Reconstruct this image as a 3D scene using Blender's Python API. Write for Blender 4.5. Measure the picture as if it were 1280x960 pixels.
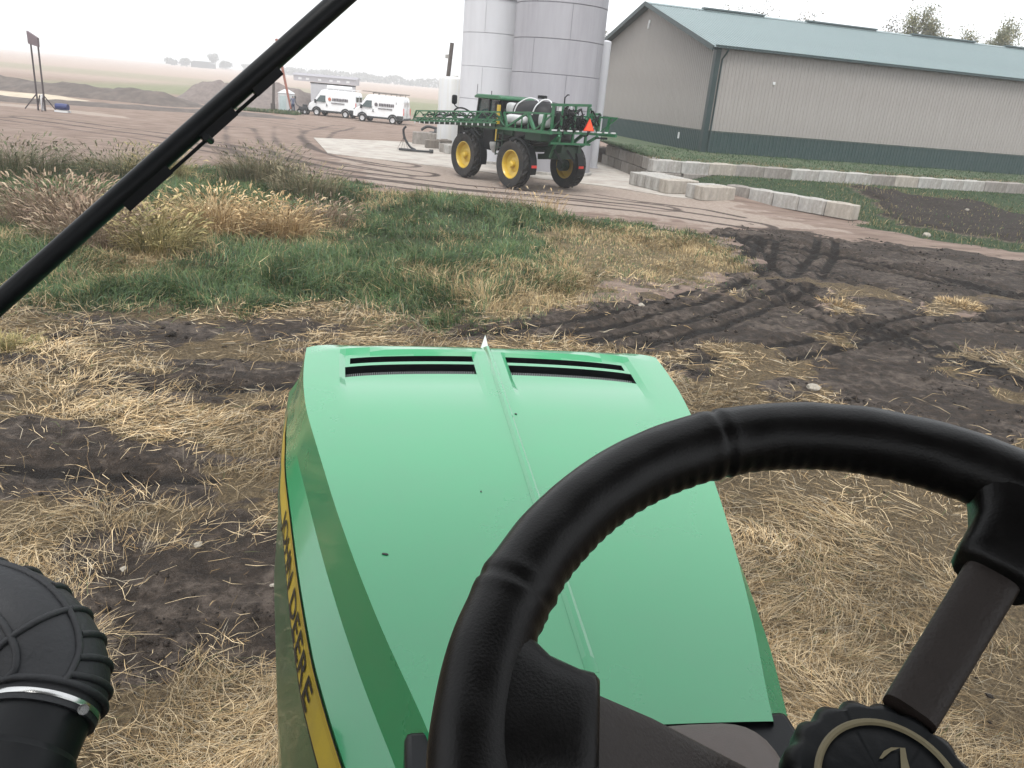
import bpy, bmesh, math, random
import numpy as np
from mathutils import Vector, Matrix, Euler, noise as mnoise

for o in list(bpy.data.objects):
    bpy.data.objects.remove(o)
random.seed(7)
RNG = np.random.default_rng(11)
SC = bpy.context.scene
COL = SC.collection
PI = math.pi
R = math.radians

# ------------------------------------------------------------------ camera
cd = bpy.data.cameras.new('camera')
cam = bpy.data.objects.new('camera', cd)
COL.objects.link(cam)
PITCH, ROLL = R(21.0), R(5.0)
fwd = Vector((0, math.cos(PITCH), -math.sin(PITCH)))
up0 = Vector((0, math.sin(PITCH), math.cos(PITCH)))
rt0 = Vector((1, 0, 0))
rt = rt0 * math.cos(ROLL) + up0 * math.sin(ROLL)
upv = up0 * math.cos(ROLL) - rt0 * math.sin(ROLL)
m = Matrix((rt, upv, -fwd)).transposed().to_4x4()
m.translation = Vector((0, 0, 3.8))
cam.matrix_world = m
cd.sensor_fit = 'HORIZONTAL'
cd.sensor_width = 36.0
cd.lens = 950.0 / 1280.0 * 36.0
cd.clip_start = 0.03
cd.clip_end = 5000
SC.camera = cam

# ------------------------------------------------------------------ sky, sun, exposure
SUN_EL, SUN_AZ = 62.0, -168.0         # bright patch of the overcast, high behind the tractor
w = bpy.data.worlds.new('World')
SC.world = w
w.use_nodes = True
nt = w.node_tree
nt.nodes.clear()
sky = nt.nodes.new('ShaderNodeTexSky')
sky.sky_type = 'NISHITA'
sky.sun_disc = False
sky.sun_elevation = R(SUN_EL)
sky.sun_rotation = R(SUN_AZ)
sky.air_density = 1.0
sky.dust_density = 4.0
hsv = nt.nodes.new('ShaderNodeHueSaturation')
hsv.inputs['Saturation'].default_value = 0.12
mixw = nt.nodes.new('ShaderNodeMix')
mixw.data_type = 'RGBA'
mixw.inputs['Factor'].default_value = 0.6
mixw.inputs[7].default_value = (9.4, 9.7, 10.0, 1)        # the even light of the cloud sheet
bg = nt.nodes.new('ShaderNodeBackground')
bg.inputs['Strength'].default_value = 0.10
wo = nt.nodes.new('ShaderNodeOutputWorld')
nt.links.new(sky.outputs[0], hsv.inputs['Color'])
nt.links.new(hsv.outputs[0], mixw.inputs[6])
nt.links.new(mixw.outputs[2], bg.inputs['Color'])
nt.links.new(bg.outputs[0], wo.inputs['Surface'])

sd = bpy.data.lights.new('sun', 'SUN')
sd.energy = 1.3
sd.angle = R(25)
sd.color = (1.0, 0.97, 0.93)
sun = bpy.data.objects.new('sun', sd)
COL.objects.link(sun)
sdir = Vector((math.sin(R(SUN_AZ)) * math.cos(R(SUN_EL)), math.cos(R(SUN_AZ)) * math.cos(R(SUN_EL)), math.sin(R(SUN_EL))))
sun.rotation_euler = (-sdir).to_track_quat('-Z', 'Y').to_euler()
sun.location = (20, 20, 40)

SC.view_settings.view_transform = 'Standard'
SC.view_settings.look = 'None'
SC.view_settings.exposure = 1.05
SC.view_settings.gamma = 1.0
SC.view_settings.use_curve_mapping = False
SC.render.engine = 'CYCLES'
SC.cycles.max_bounces = 6
SC.cycles.diffuse_bounces = 3
SC.cycles.glossy_bounces = 3
SC.cycles.transmission_bounces = 4
SC.cycles.volume_bounces = 1
SC.cycles.caustics_reflective = False
SC.cycles.caustics_refractive = False

# ------------------------------------------------------------------ tagging
def tag(o, label=None, cat=None, group=None, kind=None):
    if label: o['label'] = label
    if cat: o['category'] = cat
    if group: o['group'] = group
    if kind: o['kind'] = kind
    return o

def thing(name, label, cat, loc=(0, 0, 0), rz=0.0, group=None):
    o = bpy.data.objects.new(name, None)
    o.empty_display_size = 0.3
    COL.objects.link(o)
    o.location = loc
    o.rotation_euler = (0, 0, rz)
    return tag(o, label, cat, group)

# ------------------------------------------------------------------ materials
MATS = {}
def mat(name, base, rough=0.6, var=0.18, scale=4.0, bump=0.0, bscale=60.0, metal=0.0, coat=0.0, spec=0.5,
        dirt=None, dirt_amt=0.0, dirt_scale=1.5, stretch=(1, 1, 1), rvar=0.1):
    if name in MATS: return MATS[name]
    mm = bpy.data.materials.new(name)
    mm.use_nodes = True
    n = mm.node_tree.nodes
    l = mm.node_tree.links
    b = n['Principled BSDF']
    tc = n.new('ShaderNodeTexCoord')
    mp = n.new('ShaderNodeMapping')
    mp.inputs['Scale'].default_value = stretch
    l.new(tc.outputs['Object'], mp.inputs['Vector'])
    nz = n.new('ShaderNodeTexNoise')
    nz.inputs['Scale'].default_value = scale
    nz.inputs['Detail'].default_value = 6
    nz.inputs['Roughness'].default_value = 0.62
    l.new(mp.outputs[0], nz.inputs['Vector'])
    mr = n.new('ShaderNodeMapRange')
    mr.inputs['From Min'].default_value = 0.28
    mr.inputs['From Max'].default_value = 0.72
    mr.inputs['To Min'].default_value = 1 - var
    mr.inputs['To Max'].default_value = 1 + var
    l.new(nz.outputs['Fac'], mr.inputs['Value'])
    mx = n.new('ShaderNodeMix')
    mx.data_type = 'RGBA'
    mx.blend_type = 'MULTIPLY'
    mx.inputs['Factor'].default_value = 1.0
    mx.inputs[6].default_value = (*base, 1)
    l.new(mr.outputs[0], mx.inputs[7])
    out = mx.outputs[2]
    if dirt:
        n2 = n.new('ShaderNodeTexNoise')
        n2.inputs['Scale'].default_value = dirt_scale
        n2.inputs['Detail'].default_value = 8
        n2.inputs['Roughness'].default_value = 0.7
        l.new(mp.outputs[0], n2.inputs['Vector'])
        r2 = n.new('ShaderNodeMapRange')
        r2.inputs['From Min'].default_value = 0.45
        r2.inputs['From Max'].default_value = 0.75
        r2.inputs['To Max'].default_value = dirt_amt
        l.new(n2.outputs['Fac'], r2.inputs['Value'])
        m2 = n.new('ShaderNodeMix')
        m2.data_type = 'RGBA'
        l.new(r2.outputs[0], m2.inputs['Factor'])
        l.new(out, m2.inputs[6])
        m2.inputs[7].default_value = (*dirt, 1)
        out = m2.outputs[2]
    l.new(out, b.inputs['Base Color'])
    rr = n.new('ShaderNodeMapRange')
    rr.inputs['To Min'].default_value = max(0.02, rough - rvar)
    rr.inputs['To Max'].default_value = min(1, rough + rvar)
    l.new(nz.outputs['Fac'], rr.inputs['Value'])
    l.new(rr.outputs[0], b.inputs['Roughness'])
    b.inputs['Metallic'].default_value = metal
    b.inputs['Coat Weight'].default_value = coat
    b.inputs['Coat Roughness'].default_value = 0.06
    b.inputs['Specular IOR Level'].default_value = spec
    if bump > 0:
        n3 = n.new('ShaderNodeTexNoise')
        n3.inputs['Scale'].default_value = bscale
        n3.inputs['Detail'].default_value = 5
        l.new(mp.outputs[0], n3.inputs['Vector'])
        bp = n.new('ShaderNodeBump')
        bp.inputs['Strength'].default_value = bump
        bp.inputs['Distance'].default_value = 0.02
        l.new(n3.outputs['Fac'], bp.inputs['Height'])
        l.new(bp.outputs[0], b.inputs['Normal'])
    MATS[name] = mm
    return mm

def attr_mat(name, rough=0.75, var=0.25, scale=3.0, spec=0.25, transl=0.0):
    if name in MATS: return MATS[name]
    mm = bpy.data.materials.new(name)
    mm.use_nodes = True
    n = mm.node_tree.nodes
    l = mm.node_tree.links
    b = n['Principled BSDF']
    at = n.new('ShaderNodeAttribute')
    at.attribute_name = 'Col'
    nz = n.new('ShaderNodeTexNoise')
    nz.inputs['Scale'].default_value = scale
    nz.inputs['Detail'].default_value = 3
    tc = n.new('ShaderNodeTexCoord')
    l.new(tc.outputs['Object'], nz.inputs['Vector'])
    mr = n.new('ShaderNodeMapRange')
    mr.inputs['From Min'].default_value = 0.3
    mr.inputs['From Max'].default_value = 0.7
    mr.inputs['To Min'].default_value = 1 - var
    mr.inputs['To Max'].default_value = 1 + var
    l.new(nz.outputs['Fac'], mr.inputs['Value'])
    mx = n.new('ShaderNodeMix')
    mx.data_type = 'RGBA'
    mx.blend_type = 'MULTIPLY'
    mx.inputs['Factor'].default_value = 1
    l.new(at.outputs['Color'], mx.inputs[6])
    l.new(mr.outputs[0], mx.inputs[7])
    l.new(mx.outputs[2], b.inputs['Base Color'])
    b.inputs['Roughness'].default_value = rough
    b.inputs['Specular IOR Level'].default_value = spec
    if transl > 0:
        tr = n.new('ShaderNodeBsdfTranslucent')
        l.new(mx.outputs[2], tr.inputs['Color'])
        ms = n.new('ShaderNodeMixShader')
        ms.inputs[0].default_value = transl
        l.new(b.outputs[0], ms.inputs[1])
        l.new(tr.outputs[0], ms.inputs[2])
        l.new(ms.outputs[0], n['Material Output'].inputs['Surface'])
    MATS[name] = mm
    return mm

def glass_mat(name, tint=(0.02, 0.03, 0.035), rough=0.05):
    return mat(name, tint, rough, 0.1, 3, spec=0.9, rvar=0.02)

# ------------------------------------------------------------------ mesh builder
class MB:
    def __init__(self):
        self.v = []; self.f = []
    def add(self, vs, fs):
        k = len(self.v)
        self.v += [tuple(p) for p in vs]
        self.f += [tuple(i + k for i in q) for q in fs]
        return self
    def box(self, c, s, rot=None, taper=1.0):
        hx, hy, hz = s[0] / 2, s[1] / 2, s[2] / 2
        P = []
        for z, t in ((-hz, 1.0), (hz, taper)):
            for x, y in ((-hx, -hy), (hx, -hy), (hx, hy), (-hx, hy)):
                P.append(Vector((x * t, y * t, z)))
        if rot is not None:
            q = Euler(rot).to_matrix()
            P = [q @ p for p in P]
        P = [p + Vector(c) for p in P]
        return self.add(P, [(3, 2, 1, 0), (4, 5, 6, 7), (0, 1, 5, 4), (1, 2, 6, 5), (2, 3, 7, 6), (3, 0, 4, 7)])
    def bar(self, a, b, wd, ht=None, up=(0, 0, 1)):
        ht = ht or wd
        a, b = Vector(a), Vector(b)
        d = (b - a).normalized()
        u = Vector(up)
        if abs(d.dot(u)) > 0.98: u = Vector((1, 0, 0))
        s = d.cross(u).normalized()
        u = s.cross(d).normalized()
        P = []
        for p in (a, b):
            for x, y in ((-1, -1), (1, -1), (1, 1), (-1, 1)):
                P.append(p + s * (x * wd / 2) + u * (y * ht / 2))
        return self.add(P, [(0, 1, 2, 3), (7, 6, 5, 4), (0, 4, 5, 1), (1, 5, 6, 2), (2, 6, 7, 3), (3, 7, 4, 0)])
    def tube(self, pts, r, n=8, cap=True):
        pts = [Vector(p) for p in pts]
        rs = r if hasattr(r, '__len__') else [r] * len(pts)
        k = len(self.v)
        prev = None
        for i, p in enumerate(pts):
            d = (pts[min(i + 1, len(pts) - 1)] - pts[max(i - 1, 0)]).normalized()
            if prev is None:
                u = Vector((0, 0, 1)) if abs(d.z) < 0.9 else Vector((1, 0, 0))
                s = d.cross(u).normalized()
            else:
                s = (prev - d * prev.dot(d)).normalized()
            prev = s
            u = d.cross(s)
            for j in range(n):
                a = 2 * PI * j / n
                self.v.append(tuple(p + s * (math.cos(a) * rs[i]) + u * (math.sin(a) * rs[i])))
        for i in range(len(pts) - 1):
            for j in range(n):
                a = k + i * n + j; b = k + i * n + (j + 1) % n
                self.f.append((a, b, b + n, a + n))
        if cap:
            self.f.append(tuple(k + j for j in reversed(range(n))))
            self.f.append(tuple(k + (len(pts) - 1) * n + j for j in range(n)))
        return self
    def cyl(self, a, b, r, n=12, r2=None):
        return self.tube([a, b], [r, r if r2 is None else r2], n)
    def lathe(self, prof, n=32, c=(0, 0, 0), axis='z', a0=0.0, a1=2 * PI, close=False):
        # prof: (radius, height) pairs
        full = abs(a1 - a0 - 2 * PI) < 1e-6
        m_ = n if full else n + 1
        k = len(self.v)
        c = Vector(c)
        for (r, h) in prof:
            for j in range(m_):
                a = a0 + (a1 - a0) * j / n
                x, y = r * math.cos(a), r * math.sin(a)
                p = {'z': (x, y, h), 'y': (x, h, y), 'x': (h, x, y)}[axis]
                self.v.append(tuple(c + Vector(p)))
        L = len(prof)
        for i in range(L if close else L - 1):
            i2 = (i + 1) % L
            for j in range(n):
                j2 = (j + 1) % m_
                self.f.append((k + i * m_ + j, k + i * m_ + j2, k + i2 * m_ + j2, k + i2 * m_ + j))
        return self
    def prism(self, poly, y0, y1, axis='y'):
        # poly of (x,z), extruded along y
        n = len(poly)
        P = []
        for y in (y0, y1):
            for (x, z) in poly:
                P.append({'y': (x, y, z), 'x': (y, x, z), 'z': (x, z, y)}[axis])
        fs = [tuple(range(n)), tuple(reversed(range(n, 2 * n)))]
        fs += [(i, i + n, (i + 1) % n + n, (i + 1) % n) for i in range(n)]
        return self.add(P, fs)
    def mesh(self, name, smooth=35):
        me = bpy.data.meshes.new(name)
        me.from_pydata(self.v, [], self.f)
        bm = bmesh.new()
        bm.from_mesh(me)
        bmesh.ops.recalc_face_normals(bm, faces=bm.faces)
        bm.to_mesh(me)
        bm.free()
        if smooth:
            me.shade_smooth()
            me.set_sharp_from_angle(angle=R(smooth))
        return me
    def build(self, name, material, parent=None, smooth=35, bevel=0.0, loc=None):
        o = bpy.data.objects.new(name, self.mesh(name, smooth))
        COL.objects.link(o)
        if material: o.data.materials.append(material)
        if parent: o.parent = parent
        if loc is not None: o.location = loc
        if bevel:
            md = o.modifiers.new('bevel', 'BEVEL')
            md.width = bevel
            md.segments = 2
            md.limit_method = 'ANGLE'
            md.angle_limit = R(40)
        return o

def copy_tree(o, parent=None):
    c = o.copy()
    COL.objects.link(c)
    c.parent = parent
    for ch in list(o.children): copy_tree(ch, c)
    return c

# ------------------------------------------------------------------ numpy noise and masks
def _hash(ix, iy, seed):
    h = (ix.astype(np.int64) * 374761393 + iy.astype(np.int64) * 668265263 + seed * 144269504) & 0x7fffffff
    h = ((h ^ (h >> 13)) * 1274126177) & 0x7fffffff
    return ((h ^ (h >> 16)) & 0xffff) / 65535.0

def vn(x, y, seed=0):
    ix, iy = np.floor(x), np.floor(y)
    fx, fy = x - ix, y - iy
    fx = fx * fx * (3 - 2 * fx); fy = fy * fy * (3 - 2 * fy)
    ix = ix.astype(np.int64); iy = iy.astype(np.int64)
    a = _hash(ix, iy, seed); b = _hash(ix + 1, iy, seed)
    c = _hash(ix, iy + 1, seed); d = _hash(ix + 1, iy + 1, seed)
    return (a * (1 - fx) + b * fx) * (1 - fy) + (c * (1 - fx) + d * fx) * fy

def fbm(x, y, seed=0, oct=4, gain=0.5):
    s = 0; a = 1; t = 0
    for i in range(oct):
        s = s + a * vn(x * 2 ** i + 17.3 * i, y * 2 ** i - 9.1 * i, seed + i)
        t += a; a *= gain
    return s / t

def sstep(a, b, x):
    t = np.clip((x - a) / (b - a), 0, 1)
    return t * t * (3 - 2 * t)

def poly_sd(x, y, poly):
    # signed distance, positive inside
    d = np.full(x.shape, 1e9)
    ins = np.zeros(x.shape, bool)
    n = len(poly)
    for i in range(n):
        ax, ay = poly[i]; bx, by = poly[(i + 1) % n]
        ex, ey = bx - ax, by - ay
        t = np.clip(((x - ax) * ex + (y - ay) * ey) / (ex * ex + ey * ey + 1e-9), 0, 1)
        d = np.minimum(d, np.hypot(x - ax - t * ex, y - ay - t * ey))
        if ay != by:
            c = (ay > y) != (by > y)
            ins ^= c & (x < (bx - ax) * (y - ay) / (by - ay) + ax)
    return np.where(ins, d, -d)

def line_d(x, y, pts):
    d = np.full(x.shape, 1e9); al = np.zeros(x.shape); acc = 0.0
    for (ax, ay), (bx, by) in zip(pts[:-1], pts[1:]):
        ex, ey = bx - ax, by - ay
        L = math.hypot(ex, ey)
        t = np.clip(((x - ax) * ex + (y - ay) * ey) / (L * L), 0, 1)
        q = np.hypot(x - ax - t * ex, y - ay - t * ey)
        s = ((x - ax) * -ey + (y - ay) * ex) / L
        k = q < np.abs(d)
        d = np.where(k, np.where(s < 0, -q, q), d)
        al = np.where(k, acc + t * L, al)
        acc += L
    return d, al

def pm(x, y, poly, soft=0.3, wob=0.5, seed=0, fr=0.8):
    shp = x.shape
    x, y = x.ravel(), y.ravel()
    P = np.array(poly); mg = soft + wob * 2.1
    out = np.zeros(x.shape)
    bb = np.nonzero((x > P[:, 0].min() - mg) & (x < P[:, 0].max() + mg) & (y > P[:, 1].min() - mg) & (y < P[:, 1].max() + mg))[0]
    if len(bb) == 0: return out.reshape(shp)
    xb, yb = x[bb], y[bb]
    s = poly_sd(xb, yb, poly)
    k = np.nonzero(np.abs(s) < mg)[0]
    s[k] += wob * ((fbm(xb[k] * fr, yb[k] * fr, seed, 3) - 0.5) * 2.4 + (fbm(xb[k] * fr * 3.7, yb[k] * fr * 3.7, seed + 90, 4, 0.65) - 0.5) * 1.7)
    out[bb] = sstep(-soft, soft, s)
    return out.reshape(shp)

MUD = [[(-3.3, 5.3), (-2.7, 5.8), (-2.0, 5.9), (-1.0, 5.6), (-0.9, 3.9), (-1.8, 4.1), (-2.1, 3.8), (-2.5, 3.7), (-3.0, 4.5)],
       [(-6.0, 6.8), (-4.5, 6.6), (-4.0, 6.8), (-3.5, 7.2), (-2.8, 6.7), (-2.7, 6.3), (-3.5, 6.0), (-4.2, 6.1), (-6.0, 6.2)],
       [(-3.8, 9.8), (-2.9, 10.1), (-1.2, 10.2), (-1.0, 9.2), (-2.8, 8.9), (-4.4, 8.3), (-5.0, 8.6)],
       [(-5.8, 11.1), (-4.2, 11.8), (-2.5, 11.6), (-3.9, 11.0), (-5.0, 10.1), (-6.4, 10.2)],
       [(-1.1, 12.2), (0.8, 14.0), (3.1, 15.9), (4.7, 18.0), (6.3, 21.0), (5.6, 25.0), (8.0, 27.3), (12.5, 26.6), (17.8, 25.0), (26, 20), (20, 6), (6.8, 9.2), (4.6, 10.1), (3.2, 10.6), (2.6, 12.0), (-0.1, 11.9)]]
STRAWP = [[(7.3, 17.8), (7.9, 18.0), (7.1, 15.6), (6.4, 15.4)], [(9.3, 17.5), (11.4, 19.0), (10.6, 17.1), (8.9, 16.2)],
          [(2.5, 10.7), (4.3, 12.5), (3.6, 10.1), (2.4, 9.4)], [(6.8, 12.1), (7.8, 12.8), (7.3, 11.7)],
          [(3.6, 11.6), (5.0, 12.2), (4.6, 11.0)], [(5.4, 13.8), (6.2, 14.2), (6.0, 13.2)]]
GRASS = [(-30, 22), (-18.4, 26.3), (-14.2, 29.2), (-11.2, 31.8), (-8.0, 30.4), (-5.3, 28.5), (-0.5, 26.8), (3.8, 25.2), (5.6, 23.4), (5.9, 20.2), (4.3, 17.8), (2.7, 17.0), (0.8, 14.9), (-1.2, 12.7), (-4.6, 12.0), (-7.8, 11.0), (-16, 10.5), (-30, 12)]
DRY = [(-0.4, 22.2), (3.7, 25.0), (5.8, 23.9), (6.2, 19.4), (4.5, 17.1), (1.7, 13.9), (-1.2, 12.3), (-1.2, 13.0), (0.7, 15.7), (0.9, 18.3)]
DRY2 = [(-10.2, 16.8), (-8.2, 20.5), (-4.6, 20.5), (-4.4, 17.6), (-6.6, 16.2), (-7.2, 14.4), (-9.5, 14.6)]
PALE = [(-8.8, 38.7), (-5.2, 48.6), (4.2, 47.8), (5.2, 39.7), (9.4, 34.7), (11.3, 28.6), (6.7, 27.2), (2.3, 28.0), (-1.7, 28.0), (-5.3, 29.5)]
PALE2 = [(-60, 60.5), (-45, 58.5), (-31, 56.5), (-25.5, 53.5), (-27, 52.3), (-33, 54.3), (-45, 55.5), (-60, 57)]
SPOIL = [(17.2, 40.5), (21.4, 40.0), (27.5, 37.7), (30, 29), (18.5, 28.2), (16.2, 29.3), (15.0, 31.0), (15.6, 35.9)]
LAWN = [(8.8, 36.5), (10.0, 35.6), (11.4, 34.2), (13.6, 32.6), (14.0, 31.4), (12.2, 30.4), (14.3, 28.9), (17.2, 27.0), (30, 22.5), (60, 30), (60, 60), (5.5, 47), (5.9, 41)]
TRACKS = [[(-17.8, 57.4), (-15.5, 50.2), (-13.8, 45.4), (-12.2, 41.8), (-10.3, 38.6), (-7.9, 36.4), (-5.1, 35.2)],
          [(-15.5, 65.1), (-15.1, 56.2), (-14.0, 50.7), (-11.6, 43.9), (-9.2, 40.3), (-6.4, 38.4)],
          [(-19.8, 53.4), (-15.4, 42.2), (-12.0, 35.3), (-7.8, 31.6), (-3.0, 30.2), (1.2, 30.2), (4.3, 29.9), (8, 28)],
          [(-16, 40), (-9.0, 33.4), (-3.0, 31.6), (2.0, 31.4), (5, 30.6)],
          [(-30, 47), (-20, 43), (-12, 37.5), (-6, 33.8)], [(-30, 45), (-20, 41), (-12, 35.8)],
          [(2.9, 33.2), (4.6, 32.1), (7.1, 31.3), (8.3, 29.9)], [(-26, 66), (-16, 60), (-6, 66)]]
RUTS = [[(20, 15.2), (14.5, 17.8), (11.0, 20.4), (8.6, 22.8), (6.2, 25.2), (4.0, 27.0)], [(18, 9), (12.5, 13.5), (9.4, 17.2), (7.6, 21.0), (7.0, 24.6), (6.0, 27)], [(13, 8), (9.0, 11.5), (6.4, 15.0), (5.0, 18.0)], [(4.5, 26.4), (5.9, 25.4), (8.2, 24.3), (10.3, 22.2), (12.7, 19.1), (15, 16)], [(5, 28), (7.0, 27.0), (9.5, 26.4), (12.9, 24.6), (15.2, 22.6), (20, 18)],
        [(7.5, 25), (6.8, 23.0), (6.3, 19.5), (6.4, 17.1), (7.0, 14.7), (8.7, 12.4)], [(-2.6, 10.9), (-0.1, 12.1), (1.6, 13.6), (4.0, 16.4), (6.4, 20.5), (7.8, 24.8)],
        [(1.5, 12.1), (3.5, 13.9), (6.6, 17.9), (8.9, 22.7), (10, 25.6)], [(8.6, 24.9), (11.4, 21.6), (14, 17.4), (15.5, 14)], [(3.0, 11.4), (5.2, 13.0), (8.6, 15.8), (13, 18)],
        [(-8, 9.1), (-4.5, 8.7), (-1.5, 9.6)], [(-8, 7.0), (-5, 6.5), (-2.5, 6.6)]]
# retaining wall line (front foot)
WALLF = [(6.1, 39.8), (11.4, 41.5), (18.3, 43.0), (29.0, 46.6), (42.0, 51.0)]
WALLL = [(4.45, 50.3), (6.1, 39.8)]

def masks(x, y):
    M = {}
    mud = np.zeros(x.shape)
    for i, p in enumerate(MUD):
        mud = np.maximum(mud, pm(x, y, p, 0.45, 0.45 if i < 4 else 0.9, 20 + i, 1.1))
    for i, p in enumerate(STRAWP):
        mud *= 1 - pm(x, y, p, 0.2, 0.35, 40 + i, 1.4)
    gr = pm(x, y, GRASS, 0.9, 1.0, 3, 0.6)
    mud = mud * (1 - gr)
    zx = sstep(-0.8, -1.6, x) * sstep(5.6, 6.4, y) * sstep(11.8, 10.8, y) + sstep(0.9, 1.6, x) * sstep(10.5, 8.5, y) * 0.12
    bare = sstep(0.47, 0.57, fbm(x * 0.42 + 4, y * 1.15, 222, 4, 0.6)) * np.clip(zx, 0, 1) * (1 - gr)
    mud = np.maximum(mud, bare * 0.95)
    frag = sstep(0.57, 0.66, fbm(x * 0.5 + 9, y * 0.8, 233, 4, 0.65)) * sstep(22, 18, y) * sstep(1.5, 3.0, x)
    mud = mud * (1 - 0.85 * frag)
    M['mud'] = mud
    M['frag'] = frag * (1 - gr)
    M['grass'] = gr
    M['dry'] = np.maximum(pm(x, y, DRY, 0.5, 0.8, 5, 0.8), pm(x, y, DRY2, 0.5, 0.8, 6, 0.8) * 0.9) * gr
    # dried grass and straw everywhere round the tractor that is neither mud nor green
    near = sstep(16.0, 12.5, y + 0.8 * (fbm(x * .4, y * .4, 9) - .5)) * sstep(30, 14, np.abs(x))
    M['straw'] = near * (1 - mud) * (1 - gr)
    M['straw'] = np.maximum(M['straw'], M['frag'] * 0.6)
    for p in STRAWP:
        M['straw'] = np.maximum(M['straw'], pm(x, y, p, 0.25, 0.3, 50, 1.4))
    M['pale'] = np.maximum(pm(x, y, PALE, 1.0, 1.6, 8, 0.35), pm(x, y, PALE2, 0.6, 0.8, 15, 0.3))
    M['spoil'] = pm(x, y, SPOIL, 0.5, 1.0, 10, 0.5)
    M['lawn'] = pm(x, y, LAWN, 0.4, 0.5, 12, 0.6) * (1 - M['spoil'])
    tr = np.zeros(x.shape)
    for i, p in enumerate(TRACKS):
        d, al = line_d(x, y, p)
        for off in (-0.9, 0.9) if i not in (6,) else (0,):
            tr = np.maximum(tr, sstep(0.34, 0.1, np.abs(d - off)) * (0.45 + 0.75 * fbm(al * 0.25, d * .3, 60 + i)))
    M['track'] = np.clip(tr, 0, 1) * (1 - gr)
    return M

def height(x, y, M=None, fine=True):
    M = M or masks(x, y)
    mud, gr = M['mud'], M['grass']
    h = 0.05 * (fbm(x * .12, y * .12, 1, 3) - .5)
    flat = sstep(24.5, 28.5, y) * (1 - M['lawn'])
    h = h * (1 - flat)
    h = h + mud * ((fbm(x * .9, y * .9, 2, 3) - .5) * 0.12)
    if fine:
        rg = 1 - np.abs(fbm(x * 3.1, y * 3.1, 4, 4, 0.6) * 2 - 1)
        h = h + mud * ((rg - .6) * 0.075 + (fbm(x * 7.3, y * 7.3, 77, 3, 0.6) - .5) * 0.06) + M['straw'] * (fbm(x * 2.2, y * 2.2, 7, 4) - .5) * 0.13
    ru = np.zeros(x.shape)
    for i, p in enumerate(RUTS):
        d, al = line_d(x, y, p)
        for off in (-0.28, 0.28) if i < 10 else (0,):
            q = d - off
            prof = -0.062 * np.exp(-(q / 0.2) ** 2) + 0.03 * np.exp(-((np.abs(q) - 0.33) / 0.10) ** 2)
            lug = 0.03 * np.sin(al * 2 * PI / 0.36 + q * 9) * np.exp(-(q / 0.22) ** 2)
            ru = ru + prof + lug * (fbm(al * .3, d * .1, 70 + i) > .42)
    h = h + np.clip(ru, -0.2, 0.15) * np.clip(mud * 1.1 + 0.3 * M['straw'], 0, 1)
    h = h + gr * 0.12 * fbm(x * .5, y * .5, 13)
    h = h + M['spoil'] * (0.12 + 0.5 * fbm(x * .55, y * .55, 14, 4) * 0.8)
    yw = np.interp(x, [p[0] for p in WALLF], [p[1] for p in WALLF])
    ramp = 0.62 * sstep(8.5, 0.4, yw - y) * sstep(6.4, 10.0, x) * (x < 60)
    h = h + ramp * np.where(y > yw + 6, sstep(30, 8, y - yw), 1)
    return h

def rut_mask(x, y):
    m_ = np.zeros(x.shape)
    for i, p in enumerate(RUTS):
        d, al = line_d(x, y, p)
        for off in (-0.28, 0.28) if i < 10 else (0,):
            m_ = np.maximum(m_, np.exp(-((d - off) / 0.16) ** 2) * (0.55 + 0.6 * fbm(al * .5, d * .4, 170 + i)))
    return np.clip(m_, 0, 1)

# ------------------------------------------------------------------ ground
def axis_pts(dense, step, mid, mstep, far):
    a = list(np.arange(0, dense, step))
    a += list(np.arange(dense, mid, mstep))
    s = mstep; p = mid
    while p < far:
        a.append(p); s *= 1.35; p += s
    a.append(far)
    return np.array(a)
xp = axis_pts(13, 0.105, 46, 0.34, 1150)
xn = axis_pts(13, 0.105, 58, 0.34, 1150)
XS = np.concatenate([-xn[:0:-1], xp])
ys = [2.3]
while ys[-1] < 92: ys.append(ys[-1] + max(0.05, 0.0062 * ys[-1]))
s_ = 1.0
while ys[-1] < 1400: s_ *= 1.16; ys.append(ys[-1] + s_)
YS = np.concatenate([[-60, -30, -12, -5, -2, 0, 1, 1.8], ys])
gx, gy = np.meshgrid(XS, YS)
GM = masks(gx, gy)
gz = height(gx, gy, GM)
gz = gz * (gy > 1.5)
nv = gx.size
me = bpy.data.meshes.new('ground')
co = np.stack([gx, gy, gz], -1).reshape(-1, 3).astype(np.float32)
ny, nx = gx.shape
ii = np.arange(nv).reshape(ny, nx)
quads = np.stack([ii[:-1, :-1], ii[:-1, 1:], ii[1:, 1:], ii[1:, :-1]], -1).reshape(-1, 4)
def np_mesh(me, co, faces):
    nf, k = faces.shape
    me.vertices.add(len(co)); me.vertices.foreach_set('co', co.astype(np.float32).ravel())
    me.loops.add(nf * k); me.loops.foreach_set('vertex_index', faces.astype(np.int32).ravel())
    me.polygons.add(nf); me.polygons.foreach_set('loop_start', (np.arange(nf) * k).astype(np.int32))
    me.update(calc_edges=True)
np_mesh(me, co, quads)
def put_attr(me, name, arr):
    a = me.color_attributes.new(name, 'FLOAT_COLOR', 'POINT')
    a.data.foreach_set('color', arr.astype(np.float32).ravel())
far_tan = sstep(95, 130, gy + 0.25 * gx * (gx < 0))
fgreen = sstep(96, 104, gy) * sstep(175, 165, gy) * sstep(-75, -55, gx) + sstep(150, 170, gy) * sstep(230, 210, gy) * 0.5
put_attr(me, 'zoneA', np.stack([GM['straw'], GM['mud'], GM['grass'], GM['dry']], -1).reshape(-1, 4))
put_attr(me, 'zoneB', np.stack([GM['pale'], GM['track'], np.maximum(GM['lawn'], 0), GM['spoil']], -1).reshape(-1, 4))
put_attr(me, 'zoneC', np.stack([far_tan, np.clip(fgreen, 0, 1), rut_mask(gx, gy), np.ones(gx.shape)], -1).reshape(-1, 4))
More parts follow.
